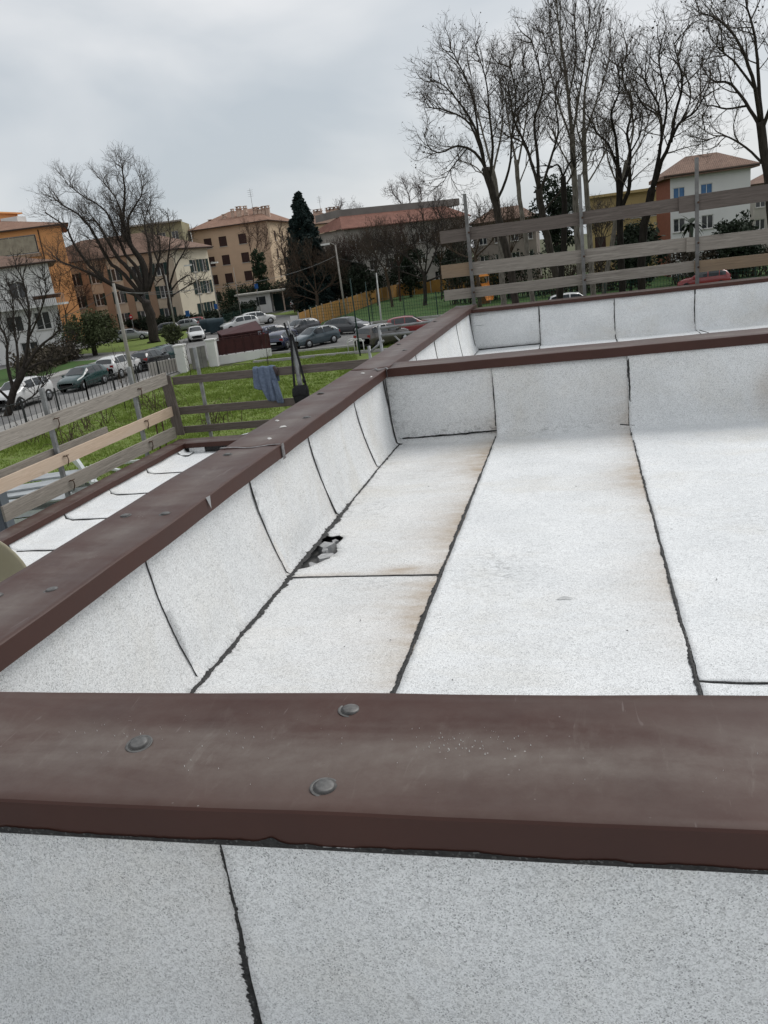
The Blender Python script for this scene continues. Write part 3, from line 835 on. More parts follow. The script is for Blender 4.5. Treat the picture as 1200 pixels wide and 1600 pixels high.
# right run behind the far parapet
rr_ = empty('guard_rail', (0, 0, 0))
tag(rr_, 'tall weathered three-plank guard rail above the far parapet', 'guard rail')
YR = 12.98
board(rr_, (-2.05, YR, 6.18), (1.55, YR, 6.205), 0.185, W_DARK)
board(rr_, (1.45, YR - 0.035, 6.20), (6.6, YR - 0.035, 6.245), 0.225, W_DARK)
board(rr_, (-2.07, YR, 5.665), (1.60, YR, 5.645), 0.195, W_GREY)
board(rr_, (1.55, YR - 0.035, 5.64), (6.6, YR - 0.035, 5.58), 0.20, W_GREY)
board(rr_, (-2.07, YR, 5.305), (1.70, YR, 5.32), 0.155, W_GREY)
board(rr_, (1.66, YR - 0.035, 5.315), (6.6, YR - 0.035, 5.27), 0.165, W_ORNG)
board(rr_, (-2.08, YR - 0.004, 5.666), (-1.62, YR - 0.004, 5.664), 0.20, W_ORNG, th=0.034)
for x, zt_ in ((-1.60, 6.76), (0.09, 6.80), (1.70, 6.80), (3.3, 6.8), (4.9, 6.8)):
    post(rr_, (x, YR - 0.055, 4.2), (x - 0.01, YR - 0.055, zt_), 0.05, plain('aged_steel', (0.22, 0.22, 0.215), (0.12, 0.115, 0.11), 5, 0.6, 0.4, metal=0.3))
    for z in (6.2, 5.65, 5.31): MB().tube([(x + 0.01, YR - 0.085, z), (x + 0.01, YR - 0.05, z)], 0.016, 6).build('bolt', M_RUST, rr_)
board(rr_, (1.66, YR - 0.06, 6.09), (1.66, YR - 0.06, 6.33), 0.10, W_DARK, name='cleat')

# --- jacket hung over the cross rail
M_DENIM = plain('blue_grey_cloth', (0.16, 0.20, 0.275), (0.11, 0.14, 0.20), 30, 0.95, 0.1, bump=0.3)
nu, nv = 26, 22; v_ = []; f_ = []
X0, X1 = -4.93, -4.52
prof_b = lambda s: 4.32 - 0.06*s/0.25 if s < 0.25 else (4.26 - 0.17 * min(1, (s - 0.25) / 0.2) if s < 0.68 else (4.10 if s < 0.74 else 4.05))
for i in range(nu + 1):
    s = i / nu
    for j in range(nv + 1):
        q = j / nv
        fold = 0.020 * math.sin(s * 21 + 0.6 * math.sin(q * 3)) * (0.35 + q) + 0.010 * math.sin(s * 47 + q)
        x = X0 + (X1 - X0) * s * (0.86 + 0.14 * q) + 0.02 * q * s + 0.008 * math.sin(q * 5 + s * 9)
        if q < 0.16:                                   # over the top of the plank
            a = (q / 0.16) * PI
            y = YB + 0.035 * math.cos(a) + fold * 0.2; z = 4.60 + 0.03 * math.sin(a) + 0.006 * math.sin(s * 17)
        else:
            k = (q - 0.16) / 0.84; zb_ = prof_b(s)
            y = YB - 0.035 - 0.015 * k - fold; z = 4.60 - (4.60 - zb_) * k
        v_.append((x, y, z))
for i in range(nu):
    for j in range(nv):
        a = i*(nv+1) + j; f_.append((a, a+nv+1, a+nv+2, a+1))
jk = empty('jacket', (-4.72, YB, 4.5)); tag(jk, 'blue grey jacket slung over the top plank of the narrow rail', 'jacket')
def rel(mb, e):
    mb.v = [tuple(Vector(p) - e.location) for p in mb.v]; return mb
o = rel(MB().add(v_, f_, True), jk).build('jacket_body', M_DENIM, jk)
md = o.modifiers.new('s', 'SOLIDIFY'); md.thickness = 0.014; md.offset = 0
# back panel hanging behind the plank
v2 = []; f2 = []
for i in range(15):
    s = i / 14
    for j in range(8):
        q = j / 7; v2.append((X0 + 0.02 + (X1 - X0 - 0.04) * s, YB + 0.036 + 0.012 * math.sin(s * 19) * q, 4.60 - 0.22 * q))
for i in range(14):
    for j in range(7):
        a = i*8 + j; f2.append((a, a+1, a+9, a+8))
o = rel(MB().add(v2, f2, True), jk).build('back_panel', M_DENIM, jk)
o = rel(MB().tube([(-4.60, YB - 0.06, 4.42), (-4.575, YB - 0.07, 4.30), (-4.545, YB - 0.065, 4.17), (-4.52, YB - 0.06, 4.055)], [0.035, 0.038, 0.034, 0.028], 10), jk).build('sleeve', M_DENIM, jk)
o = rel(MB().tube([(-4.57, YB - 0.055, 4.62), (-4.535, YB - 0.065, 4.56), (-4.53, YB - 0.06, 4.47)], [0.02, 0.035, 0.012], 8), jk).build('collar', plain('dark_lining', (0.06, 0.045, 0.045)), jk)

# --- shoulder bag on the rail post
M_BAG = plain('black_fabric', (0.018, 0.018, 0.02), (0.010, 0.010, 0.011), 40, 0.8, 0.3, bump=0.4)
bagc = Vector((-4.165, YB - 0.13, 4.20))
bg_ = empty('shoulder_bag', bagc); bg_.scale = (1.15, 1.15, 1.08); tag(bg_, 'black shoulder bag hanging by its strap from the rail post', 'bag')
v_ = []; f_ = []
lev = [(-0.125, 0.085, 0.03), (-0.115, 0.105, 0.05), (-0.04, 0.112, 0.062), (0.04, 0.108, 0.06), (0.09, 0.10, 0.052), (0.115, 0.085, 0.035), (0.12, 0.05, 0.015)]
for (z, wx, wy) in lev:
    for k in range(16):
        a = 2*PI*k/16; ca, sa = math.cos(a), math.sin(a)
        v_.append((wx * (abs(ca) ** 0.5) * (1 if ca > 0 else -1) + 0.006 * math.sin(7*z*9 + k), wy * (abs(sa) ** 0.6) * (1 if sa > 0 else -1), z - 0.02 + 0.006 * math.sin(k * 1.3)))
for i in range(len(lev) - 1):
    for k in range(16):
        a = i*16 + k; b_ = i*16 + (k+1) % 16; f_.append((a, b_, b_+16, a+16))
f_.append(tuple(reversed(range(16)))); f_.append(tuple(range((len(lev)-1)*16, len(lev)*16)))
MB().add(v_, f_, True).build('bag_body', M_BAG, bg_)
v_ = []; f_ = []
for i in range(9):
    for j in range(7):
        s = i/8; q = j/6
        v_.append((-0.10 + 0.20*s, -0.066 - 0.006*math.sin(q*2.5) + (0.03*(1-q)**3), 0.085 - 0.12*q - 0.012 * math.cos(s*PI*2)))
for i in range(8):
    for j in range(6):
        a = i*7+j; f_.append((a, a+1, a+8, a+7))
o = MB().add(v_, f_, True).build('flap', M_BAG, bg_); md = o.modifiers.new('s', 'SOLIDIFY'); md.thickness = 0.008
tp = Vector((-4.20, YB - 0.075, 5.0)) - bagc
for (s, xb) in ((-1, -0.10), (1, 0.105)):
    MB().bar((tp.x + s*0.012, tp.y, tp.z), (xb * 0.8, 0.0, 0.06), 0.030, 0.006, Vector((0,1,0))).build('strap', M_BAG, bg_)
MB().tube([(tp.x - 0.02, tp.y, tp.z - 0.02), (tp.x, tp.y - 0.01, tp.z + 0.02), (tp.x + 0.02, tp.y, tp.z - 0.02)], 0.012, 6).build('strap_loop', M_BAG, bg_)
MB().tube([(0.075, -0.03, 0.20), (0.085, -0.04, 0.14)], 0.022, 8).build('strap_pad', M_BAG, bg_)

# --- satellite dish beside the long parapet
M_DISH = plain('olive_beige_paint', (0.33, 0.30, 0.20), (0.29, 0.26, 0.175), 3, 0.45, 0.4)
dc = at(-84, 962, 2.55)
ds = empty('satellite_dish', dc); tag(ds, 'olive beige satellite dish just outside the long parapet', 'satellite dish')
look = Vector((0.55, -0.75, 0.35)).to_track_quat('Z', 'Y').to_matrix().to_4x4()
pr = [(0.001, 0.0)] + [(0.36 * k / 12, 0.11 * (k / 12) ** 2) for k in range(1, 13)]
o = MB().lathe(pr + [(0.375, 0.112), (0.375, 0.100)] + [(0.36 * k / 12, 0.11 * (k / 12) ** 2 - 0.012) for k in range(12, 0, -1)], 48, look).build('reflector', M_DISH, ds)
MB().tube([look @ Vector((0, -0.34, 0.10)), look @ Vector((0, -0.18, 0.42))], 0.012, 8).build('arm', M_GALV, ds)
MB().lathe([(0.03, 0), (0.035, 0.06), (0.02, 0.10)], 12, look @ Matrix.Translation((0, -0.17, 0.36))).build('receiver', plain('off_white_plastic', (0.6, 0.6, 0.58), rough=0.4), ds)
MB().tube([look @ Vector((0, 0, -0.03)), look @ Vector((0, 0, -0.12)), look @ Vector((0, 0, -0.12)) + Vector((0, 0, -1.45))], 0.022, 8).build('mast', M_GALV, ds)

# --- small litter on the long coping
M_CHIP = plain('white_chip', (0.7, 0.68, 0.65))
for k, (x, y) in enumerate(((-1.72, 4.35), (-1.69, 4.05), (-1.83, 4.55), (-1.60, 6.05), (-1.85, 1.75), (-1.73, 6.3))):
    s = random.uniform(0.014, 0.024)
    o = MB().add([(-s, -s*0.4, 0), (s, -s*0.5, 0), (s*0.8, s*0.4, 0), (-s*0.7, s*0.5, 0), (-s*0.5, 0, 0.008), (s*0.5, 0.002, 0.007)], [(0,1,5,4),(1,2,5),(2,3,4,5),(3,0,4),(0,3,2,1)]).build('plaster_chip', M_CHIP, None, (x, y, ZT - 0.004), jit(2))
    tag(o, 'small white plaster chip lying on the long brown coping', 'chip', 'plaster chips on the long coping')
# ================================================================== GROUND, STREET, LAWN
def poly_sheet(name, pts, z, mat, kind='structure', sub=0):
    mb = MB().add([(p[0], p[1], z) for p in pts], [tuple(range(len(pts)))])
    o = mb.build(name, mat); tag(o, kind=kind)
    bm = bmesh.new(); bm.from_mesh(o.data); bmesh.ops.triangulate(bm, faces=bm.faces)
    for f in bm.faces:
        if f.normal.z < 0: f.normal_flip()
    bm.to_mesh(o.data); bm.free()
    return o
def ground_mat(name, c1, c2, c3, s1, s2, rough=0.95):
    m, t, b = base_mat(name, rough, 0.15)
    v = coords(t)
    n1 = noise_n(t, s1, 6, 0.65, v); n2 = noise_n(t, s2, 5, 0.7, v)
    c = mix_n(t, ramp_n(t, n1.outputs[0], 0.35, 0.65).outputs[0], c1, c2)
    c = mix_n(t, ramp_n(t, n2.outputs[0], 0.45, 0.7).outputs[0], c, c3)
    L(t, c, b.inputs['Base Color']); bump_n(t, b, n2.outputs[0], 0.5, 0.05)
    return m
M_EARTH = ground_mat('earth_and_grass', (0.10, 0.095, 0.06), (0.06, 0.085, 0.03), (0.13, 0.11, 0.08), 0.15, 1.2)
M_LAWN = ground_mat('lawn', (0.125, 0.18, 0.04), (0.15, 0.205, 0.048), (0.15, 0.155, 0.065), 0.35, 2.2)
M_LAWN2 = ground_mat('park_lawn', (0.045, 0.10, 0.028), (0.055, 0.115, 0.03), (0.08, 0.085, 0.04), 0.25, 1.5)
M_ASPH = ground_mat('asphalt', (0.18, 0.176, 0.17), (0.22, 0.216, 0.21), (0.15, 0.148, 0.145), 0.2, 2.5)
M_PAVE = ground_mat('concrete_paving', (0.30, 0.29, 0.275), (0.36, 0.35, 0.33), (0.24, 0.235, 0.225), 0.5, 3.0)
M_KERB = plain('kerb_concrete', (0.42, 0.41, 0.39), (0.32, 0.31, 0.30), 2)
S = 2500
poly_sheet('ground', [(-S, -S), (S, -S), (S, S), (-S, S)], -0.02, M_EARTH)
poly_sheet('street', [(-41, -120), (-29.2, -120), (-29.2, 58), (-28.6, 78), (-29.5, 180), (-40, 320), (-62, 320), (-50, 150), (-42, 110), (-41, 60)], 0.0, M_ASPH)
poly_sheet('parking_lane', [(-29.3, 58.2), (8, 56.2), (8, 75), (-28.7, 77.5)], 0.004, M_ASPH)
poly_sheet('car_park', [(-41.2, 70), (-41.8, 108), (-78, 132), (-95, 100), (-60, 62)], 0.004, M_ASPH)
poly_sheet('cross_street', [(-45, 118), (-140, 165), (-140, 175), (-44, 132)], 0.008, M_ASPH)
poly_sheet('lawn', [(-27.2, 8), (14, 8), (14, 52.2), (-12, 52.6), (-27.2, 53.2)], 0.004, M_LAWN)
poly_sheet('verge', [(-24.5, 53.7), (10, 52.8), (10, 56), (-23, 58.0)], 0.008, M_LAWN)
poly_sheet('park_lawn', [(-28.0, 80), (-27.5, 128), (30, 134), (45, 78), (0, 76.5)], 0.004, M_LAWN2)
poly_sheet('tree_verge', [(-43, 74), (-43.5, 96), (-56, 99), (-58, 80)], 0.02, M_LAWN)
poly_sheet('tree_verge', [(-42.5, 52), (-42.5, 68), (-56, 72), (-54, 54)], 0.02, M_LAWN2)
poly_sheet('road_island', [(-36, 104), (-33, 112), (-41, 124), (-43, 112)], 0.02, M_LAWN)
# pavements with a kerb step
def pavement(name, pts, h=0.12):
    n = len(pts)
    mb = MB().add([(p[0], p[1], h) for p in pts] + [(p[0], p[1], -0.05) for p in pts], [tuple(range(n))] + [(i, i + n, (i+1) % n + n, (i+1) % n) for i in range(n)])
    o = mb.build(name, M_PAVE); tag(o, kind='structure'); return o
pavement('pavement', [(-29.2, -60), (-27.3, -60), (-27.3, 53), (-29.2, 53)])
pavement('pavement', [(-43, -60), (-41, -60), (-41, 66), (-43, 66)])
for a, b in (((-22.6, 53.55), (10, 52.65)), ((-23.2, 58.1), (8, 56.1)), ((-28.6, 78.6), (4, 76.0))):
    o = MB().bar((a[0], a[1], 0.04), (b[0], b[1], 0.04), 0.22, 0.22).build('kerb', M_KERB); tag(o, kind='structure')
# parking bay lines
for k in range(6):
    x = -24 + k * 3.1
    o = MB().box((x, 61.5 - 0.06 * k, 0.004), (x + 0.1, 66 - 0.06 * k, 0.009)).build('bay_line', plain('white_paint', (0.6, 0.6, 0.58))); tag(o, kind='structure')

# --- grass blades on the lawn
random.seed(5)
v_ = []; f_ = []
def tuft(x, y, z, hgt, n):
    for _ in range(n):
        a = random.uniform(0, 2*PI); w_ = 0.014 * (0.5 + y / 40); h = hgt * random.uniform(0.5, 1.2); l = h * random.uniform(0.1, 0.7); b = random.uniform(0, 2*PI)
        px, py = x + jit(0.10), y + jit(0.10)
        o = len(v_)
        v_.extend([(px - w_*math.cos(a), py - w_*math.sin(a), z), (px + w_*math.cos(a), py + w_*math.sin(a), z), (px + l*math.cos(b), py + l*math.sin(b), z + h)])
        f_.append((o, o+1, o+2))
cnt = 0
while cnt < 26000:
    y = 12 + 41 * random.random() ** 1.1; x = random.uniform(-27, -1.0)
    if x > -0.32 * y + 2.0 or x < -0.86 * y: continue
    k = mnoise.noise(Vector((x * 0.35, y * 0.35, 0))) + 0.6 * mnoise.noise(Vector((x * 1.3, y * 1.3, 4)))
    if k < random.uniform(-0.9, 0.5): continue
    tuft(x, y, 0.0, 0.10 + 0.13 * max(0, k), 4); cnt += 1
for _ in range(2600):
    x = random.uniform(-23, -9); y = random.uniform(54, 57); tuft(x, y, 0.0, 0.14, 4)
def grass_mat(nm, a, b_):
    m, t, b = base_mat(nm, 0.8, 0.2)
    n = noise_n(t, 0.9, 5, 0.7, coords(t))
    r_ = ramp_n(t, n.outputs[0], 0.3, 0.7, a, b_); L(t, r_.outputs[0], b.inputs['Base Color'])
    return m
o = MB().add(v_, f_).build('grass', grass_mat('grass_blade', (0.14, 0.205, 0.035), (0.23, 0.29, 0.065)))
tag(o, 'bright green grass growing on the lawn beyond the rails', 'grass', kind='stuff')
# ================================================================== BUILDINGS
M_PANE = plain('window_glass', (0.035, 0.04, 0.045), (0.02, 0.022, 0.025), 0.8, 0.08, 0.6)
def tile_mat(name, c1, c2, c3):
    m, t, b = base_mat(name, 0.9, 0.15)
    v = coords(t)
    n1 = noise_n(t, 0.7, 6, 0.7, v); n2 = noise_n(t, 3.2, 4, 0.8, v)
    c = mix_n(t, ramp_n(t, n1.outputs[0], 0.35, 0.65).outputs[0], c1, c2)
    c = mix_n(t, ramp_n(t, n2.outputs[0], 0.5, 0.7).outputs[0], c, c3)
    L(t, c, b.inputs['Base Color'])
    wv = N(t, 'ShaderNodeTexWave'); wv.inputs['Scale'].default_value = 1.6; wv.inputs['Distortion'].default_value = 0.5
    L(t, v, wv.inputs['Vector']); bump_n(t, b, wv.outputs[0], 0.6, 0.05)
    return m
M_TILE = tile_mat('clay_tiles', (0.24, 0.14, 0.10), (0.31, 0.19, 0.14), (0.13, 0.088, 0.068))
M_TILE2 = tile_mat('old_clay_tiles', (0.19, 0.122, 0.094), (0.255, 0.17, 0.13), (0.115, 0.085, 0.07))
M_SHUT_G = plain('dark_green_shutter', (0.018, 0.045, 0.04), (0.012, 0.03, 0.028), 5, 0.6)
M_SHUT_B = plain('dark_brown_shutter', (0.055, 0.028, 0.025), (0.035, 0.018, 0.017), 5, 0.6)
M_BLUE = plain('blue_blind', (0.09, 0.19, 0.36), (0.07, 0.15, 0.29), 3, 0.7)
M_WHITEF = plain('white_frame', (0.72, 0.71, 0.69), (0.6, 0.59, 0.57), 4, 0.5)
M_SILL = plain('stone_sill', (0.50, 0.48, 0.44), (0.40, 0.38, 0.35), 3)
M_CHIM = plain('chimney_plaster', (0.60, 0.46, 0.37), (0.42, 0.31, 0.25), 2)
def wallm(name, c, k=0.78, s=0.5): return plain(name, c, tuple(q * k for q in c), s, 0.92, 0.1, detail=7, lo=0.3, hi=0.62)
W_WHITE = wallm('white_plaster', (0.74, 0.73, 0.71))
W_ORANGE = wallm('orange_plaster', (0.72, 0.35, 0.15), 0.9)
W_BEIGE = wallm('beige_plaster', (0.58, 0.49, 0.38))
W_CREAM = wallm('cream_plaster', (0.76, 0.68, 0.53), 0.9)
W_TAN = wallm('tan_plaster', (0.58, 0.42, 0.30), 0.9)
W_TAN2 = wallm('sand_plaster', (0.60, 0.46, 0.32), 0.9)
W_GREYP = wallm('grey_plaster', (0.40, 0.375, 0.34))
W_YELL = wallm('ochre_yellow_plaster', (0.46, 0.35, 0.17), 0.85)
W_BRICK = wallm('red_brick_wall', (0.30, 0.12, 0.08), 0.8, 3)
W_OLIVE = wallm('olive_plaster', (0.34, 0.31, 0.20))
W_PIL = wallm('brown_pilaster', (0.36, 0.25, 0.175))

def facade(mb, A, B, z0, z1, wins, reveal=0.22):
    """wall from A to B (2D) with real openings; wins are (u0, u1, v0, v1) metres along A->B and above z0"""
    A = Vector((A[0], A[1])); B = Vector((B[0], B[1])); d = (B - A); ln = d.length; d.normalize()
    n = Vector((d.y, -d.x))                            # outward, on the right of A->B
    us = sorted({0.0, ln} | {q for w_ in wins for q in (w_[0], w_[1])}); vs_ = sorted({0.0, z1 - z0} | {q for w_ in wins for q in (w_[2], w_[3])})
    def P(u, v, o=0.0):
        p = A + d * u - n * o; return (p.x, p.y, z0 + v)
    for i in range(len(us) - 1):
        for j in range(len(vs_) - 1):
            cu = (us[i] + us[i+1]) / 2; cv = (vs_[j] + vs_[j+1]) / 2
            if any(w_[0] < cu < w_[1] and w_[2] < cv < w_[3] for w_ in wins): continue
            mb.quad(P(us[i], vs_[j]), P(us[i+1], vs_[j]), P(us[i+1], vs_[j+1]), P(us[i], vs_[j+1]))
    for (u0, u1, v0, v1) in [w_[:4] for w_ in wins]:
        r = reveal
        mb.quad(P(u0, v0), P(u0, v1), P(u0, v1, r), P(u0, v0, r)); mb.quad(P(u1, v1), P(u1, v0), P(u1, v0, r), P(u1, v1, r))
        mb.quad(P(u1, v0), P(u0, v0), P(u0, v0, r), P(u1, v0, r)); mb.quad(P(u0, v1), P(u1, v1), P(u1, v1, r), P(u0, v1, r))
    return P, n
def window(parent, P, rect, style, reveal=0.22):
    u0, u1, v0, v1 = rect[:4]; w_ = u1 - u0
    r = reveal - 0.03
    if style in ('brown', 'blue'):                     # roller blind or closed shutter
        o = MB().add([P(u0, v0, r-0.1), P(u1, v0, r-0.1), P(u1, v1, r-0.1), P(u0, v1, r-0.1)], [(0,1,2,3)]).build('window', M_SHUT_B if style == 'brown' else M_BLUE, parent)
        um = (u0 + u1) / 2
        m_ = MB(); 
        for (a, b, c_, e) in ((u0, u1, v0, v0+0.06), (u0, u1, v1-0.06, v1), (u0, u0+0.06, v0, v1), (u1-0.06, u1, v0, v1), (um-0.03, um+0.03, v0, v1)):
            m_.add([P(a, c_, r-0.14), P(b, c_, r-0.14), P(b, e, r-0.14), P(a, e, r-0.14)], [(0,1,2,3)])
        m_.build('frame', M_SHUT_B if style == 'brown' else M_WHITEF, o)
        if style == 'blue':
            vm = v0 + (v1 - v0) * 0.38
            MB().add([P(u0, v0, r-0.12), P(u1, v0, r-0.12), P(u1, vm, r-0.12), P(u0, vm, r-0.12)], [(0,1,2,3)]).build('pane', M_PANE, o)
    else:
        m_ = MB(); um = (u0 + u1) / 2
        for (a, b, c_, e) in ((u0, u1, v0, v0+0.07), (u0, u1, v1-0.07, v1), (u0, u0+0.07, v0+0.07, v1-0.07), (u1-0.07, u1, v0+0.07, v1-0.07), (um-0.05, um+0.05, v0+0.07, v1-0.07)):
            q = [P(a, c_, r-0.05), P(b, c_, r-0.05), P(b, e, r-0.05), P(a, e, r-0.05)] + [P(a, c_, r), P(b, c_, r), P(b, e, r), P(a, e, r)]
            m_.add(q, [(0,1,2,3),(0,4,5,1),(1,5,6,2),(2,6,7,3),(3,7,4,0)])
        o = m_.build('window', M_WHITEF, parent)
        MB().add([P(u0, v0, r-0.01), P(u1, v0, r-0.01), P(u1, v1, r-0.01), P(u0, v1, r-0.01)], [(0,1,2,3)]).build('pane', M_PANE, o)
    if style in ('green', 'green_half'):
        for (a, b) in ((u0 - w_*0.48, u0 - 0.02), (u1 + 0.02, u1 + w_*0.48)):
            q = [P(a, v0, -0.02), P(b, v0, -0.02), P(b, v1, -0.02), P(a, v1, -0.02), P(a, v0, -0.07), P(b, v0, -0.07), P(b, v1, -0.07), P(a, v1, -0.07)]
            MB().add(q, [(4,5,6,7),(0,4,7,3),(5,1,2,6),(7,6,2,3),(0,1,5,4)]).build('shutter', M_SHUT_G, o)
    q = [P(u0-0.1, v0-0.1, 0.0), P(u1+0.1, v0-0.1, 0.0), P(u1+0.1, v0-0.1, -0.12), P(u0-0.1, v0-0.1, -0.12), P(u0-0.1, v0-0.002, 0.0), P(u1+0.1, v0-0.002, 0.0), P(u1+0.1, v0-0.002, -0.12), P(u0-0.1, v0-0.002, -0.12)]
    MB().add(q, [(3,2,6,7),(4,7,6,5),(0,3,7,4),(1,5,6,2),(0,1,2,3)]).build('sill', M_SILL, o)
    return o
def hip_roof(parent, cs, z, rise, over, mat, ridge_in=0.35, thick=0.18, name='roof'):
    """hipped roof on the four corners cs (L, M, R, K): ridge parallel to L-M"""
    c = sum((Vector((p[0], p[1])) for p in cs), Vector((0, 0))) / 4
    e = []
    for p in cs:
        d = Vector((p[0], p[1])) - c; e.append(Vector((p[0], p[1])) + d.normalized() * over * 1.3)
    Lp, Mp, Rp, Kp = e
    a = (Lp + Kp) / 2; b = (Mp + Rp) / 2
    half = (Mp - Rp).length / 2; ax = (b - a); k = min(0.48, ridge_in if ridge_in < 0.5 else half / ax.length)
    a2 = a + ax * k; b2 = b - ax * k
    v_ = [(p.x, p.y, z) for p in e] + [(p.x, p.y, z + thick) for p in e] + [(a2.x, a2.y, z + thick + rise), (b2.x, b2.y, z + thick + rise)]
    f_ = [(0,1,2,3), (4,5,9,8), (5,6,9), (6,7,8,9), (7,4,8), (0,4,5,1), (1,5,6,2), (2,6,7,3), (3,7,4,0)]
    o = MB().add(v_, f_).build(name, mat, parent)
    bm = bmesh.new(); bm.from_mesh(o.data); bmesh.ops.recalc_face_normals(bm, faces=bm.faces); bm.to_mesh(o.data); bm.free()
    # eave gutter
    g = MB()
    for i in (0, 1):
        p, q = e[i], e[i+1]; g.tube([(p.x, p.y, z + thick*0.6), (q.x, q.y, z + thick*0.6)], 0.09, 6)
    g.build('gutter', plain('gutter_brown', (0.07, 0.05, 0.04)), o)
    return o, (a2, b2, z + thick + rise)
def chimney(roof, x, y, z0, h, s=0.5):
    mb = MB().box((x-s/2, y-s/2, z0 - 2.6), (x+s/2, y+s/2, z0 + h)).box((x-s*0.68, y-s*0.68, z0 + h), (x+s*0.68, y+s*0.68, z0 + h + 0.12))
    for k in (-1, 1): mb.box((x + k*s*0.4 - 0.06, y - s*0.4, z0 + h + 0.12), (x + k*s*0.4 + 0.06, y + s*0.4, z0 + h + 0.4))
    mb.box((x-s*0.62, y-s*0.62, z0 + h + 0.4), (x+s*0.62, y+s*0.62, z0 + h + 0.5))
    mb.build('chimney', M_CHIM, roof)
def quad_corners(Lq, Mq, Rq):
    Lq, Mq, Rq = (Vector((p.x, p.y)) for p in (Lq, Mq, Rq)); return [Lq, Mq, Rq, Lq + (Rq - Mq)]
def block(name, label, cs, h, wallmats, wins, roof=None, z0=0.0):
    """four-sided building on corners cs; wins = {side: [(rect..., style)]}; side i runs cs[i] -> cs[i+1]"""
    root = empty(name, (0, 0, 0)); tag(root, label, 'building')
    for i in range(4):
        A, B = cs[i], cs[(i+1) % 4]
        mb = MB(); P, n = facade(mb, A, B, z0, h, wins.get(i, []))
        mb.build('wall', wallmats[i] if isinstance(wallmats, (list, tuple)) else wallmats, root)
        for w_ in wins.get(i, []): window(root, P, w_, w_[4])
    if roof: ro, rd = hip_roof(root, cs, h, *roof)
    else:
        ro = MB().add([(p[0], p[1], h) for p in cs], [(0,1,2,3)]).build('roof', M_CONC, root); rd = None
    return root, ro, rd
def rows(ln, cols, vs_, w_, h, style):
    return [(c * ln - w_/2, c * ln + w_/2, v, v + h, style) for v in vs_ for c in cols]

r0v = Vector((r0.x, r0.y))
def back(p, q, depth):          # third corner: from q away from the viewer, square to p->q
    d = Vector((q.x - p.x, q.y - p.y)).normalized(); n = Vector((-d.y, d.x)); return Vector((q.x + n.x*depth, q.y + n.y*depth, 0))
def along(q, depth):            # third corner: the side wall runs away from the viewer, turned slightly out of sight
    d = Vector((q.x - 2.0, q.y)).normalized(); d.rotate(Matrix.Rotation(R(2), 2)); return Vector((q.x + d.x*depth, q.y + d.y*depth, 0))
# white house at the left
B = at(74, 411, 76); A = Vector((B.x - r0.x*16, B.y - r0.y*16, 0)); H1 = B.z
cs = quad_corners(A, B, along(B, 11))
w1, ro, rd = block('house', 'white rendered house with balcony and clay tile roof at the street corner', cs, H1, W_WHITE,
   {0: [(11.4, 13.2, H1-3.1, H1-1.5, 'plain'), (6.4, 8.2, H1-3.1, H1-1.5, 'plain'), (10.3, 12.0, H1-6.4, H1-4.8, 'plain'), (13.3, 14.9, H1-6.5, H1-4.7, 'plain'), (6.5, 8.0, H1-6.4, H1-4.8, 'plain'), (11.2, 13.0, 0.6, 2.0, 'plain')], 1: [(3, 4.4, H1-3.2, H1-1.6, 'plain'), (3, 4.4, H1-6.4, H1-4.8, 'plain')]}, (1.7, 0.9, M_TILE2, 0.4))
d = r0v; n = Vector((d.y, -d.x))
mb = MB()
def Pq(u, o, z): p = Vector((A.x, A.y)) + d*u + n*o; return (p.x, p.y, z)
zb1 = H1 - 4.2
mb.add([Pq(7, 0, zb1), Pq(17.2, 0, zb1), Pq(17.2, 1.4, zb1), Pq(7, 1.4, zb1), Pq(7, 0, zb1+0.2), Pq(17.2, 0, zb1+0.2), Pq(17.2, 1.4, zb1+0.2), Pq(7, 1.4, zb1+0.2)], [(0,1,2,3),(4,7,6,5),(3,2,6,7),(1,5,6,2),(0,3,7,4)])
bal = mb.build('balcony', W_WHITE, w1)
mb = MB()
for k in range(52): mb.bar(Pq(7.1 + k*0.2, 1.35, zb1+0.2), Pq(7.1 + k*0.2, 1.35, zb1+1.1), 0.03, 0.05)
mb.bar(Pq(7, 1.35, zb1+1.12), Pq(17.2, 1.35, zb1+1.12), 0.07, 0.06)
mb.build('railing', plain('grey_railing', (0.35, 0.34, 0.33)), bal)
for u in (14.6, 15.3, 16.0, 16.7):
    MB().box((-0.3, -0.15, 0), (0.3, 0.15, 0.35)).build('planter', M_RUST, bal).matrix_local = Matrix.Translation(Pq(u, 1.55, zb1 + 0.75))
# orange block
B = at(94, 352, 102); A = Vector((B.x - r0.x*22, B.y - r0.y*22, 0)); H2 = B.z
cs = quad_corners(A, B, along(B, 14))
w2, ro, rd = block('apartment_block', 'orange plastered apartment block with a curtained loggia under its eaves', cs, H2, W_ORANGE,
   {0: [(11.0, 18.4, H2-3.1, H2-0.7, 'plain'), (13.5, 17.2, H2-7.4, H2-5.2, 'plain'), (13.5, 17.2, H2-11, H2-8.8, 'plain')], 1: []}, (2.0, 1.1, M_TILE, 0.4))
n = Vector((r0v.y, -r0v.x))
def Po(u, o, z): p = Vector((A.x, A.y)) + r0v*u + n*o; return (p.x, p.y, z)
v_ = []; f_ = []
for k in range(61):
    u = 11.2 + 7.0*k/60; v_ += [Po(u, -0.12 + 0.06*math.sin(k*1.7), H2-2.95), Po(u, -0.12 + 0.06*math.sin(k*1.7), H2-0.85)]
    if k: f_.append((2*k-2, 2*k, 2*k+1, 2*k-1))
MB().add(v_, f_, True).build('curtain', plain('beige_curtain', (0.42, 0.37, 0.28), (0.30, 0.26, 0.2), 1.2), w2)
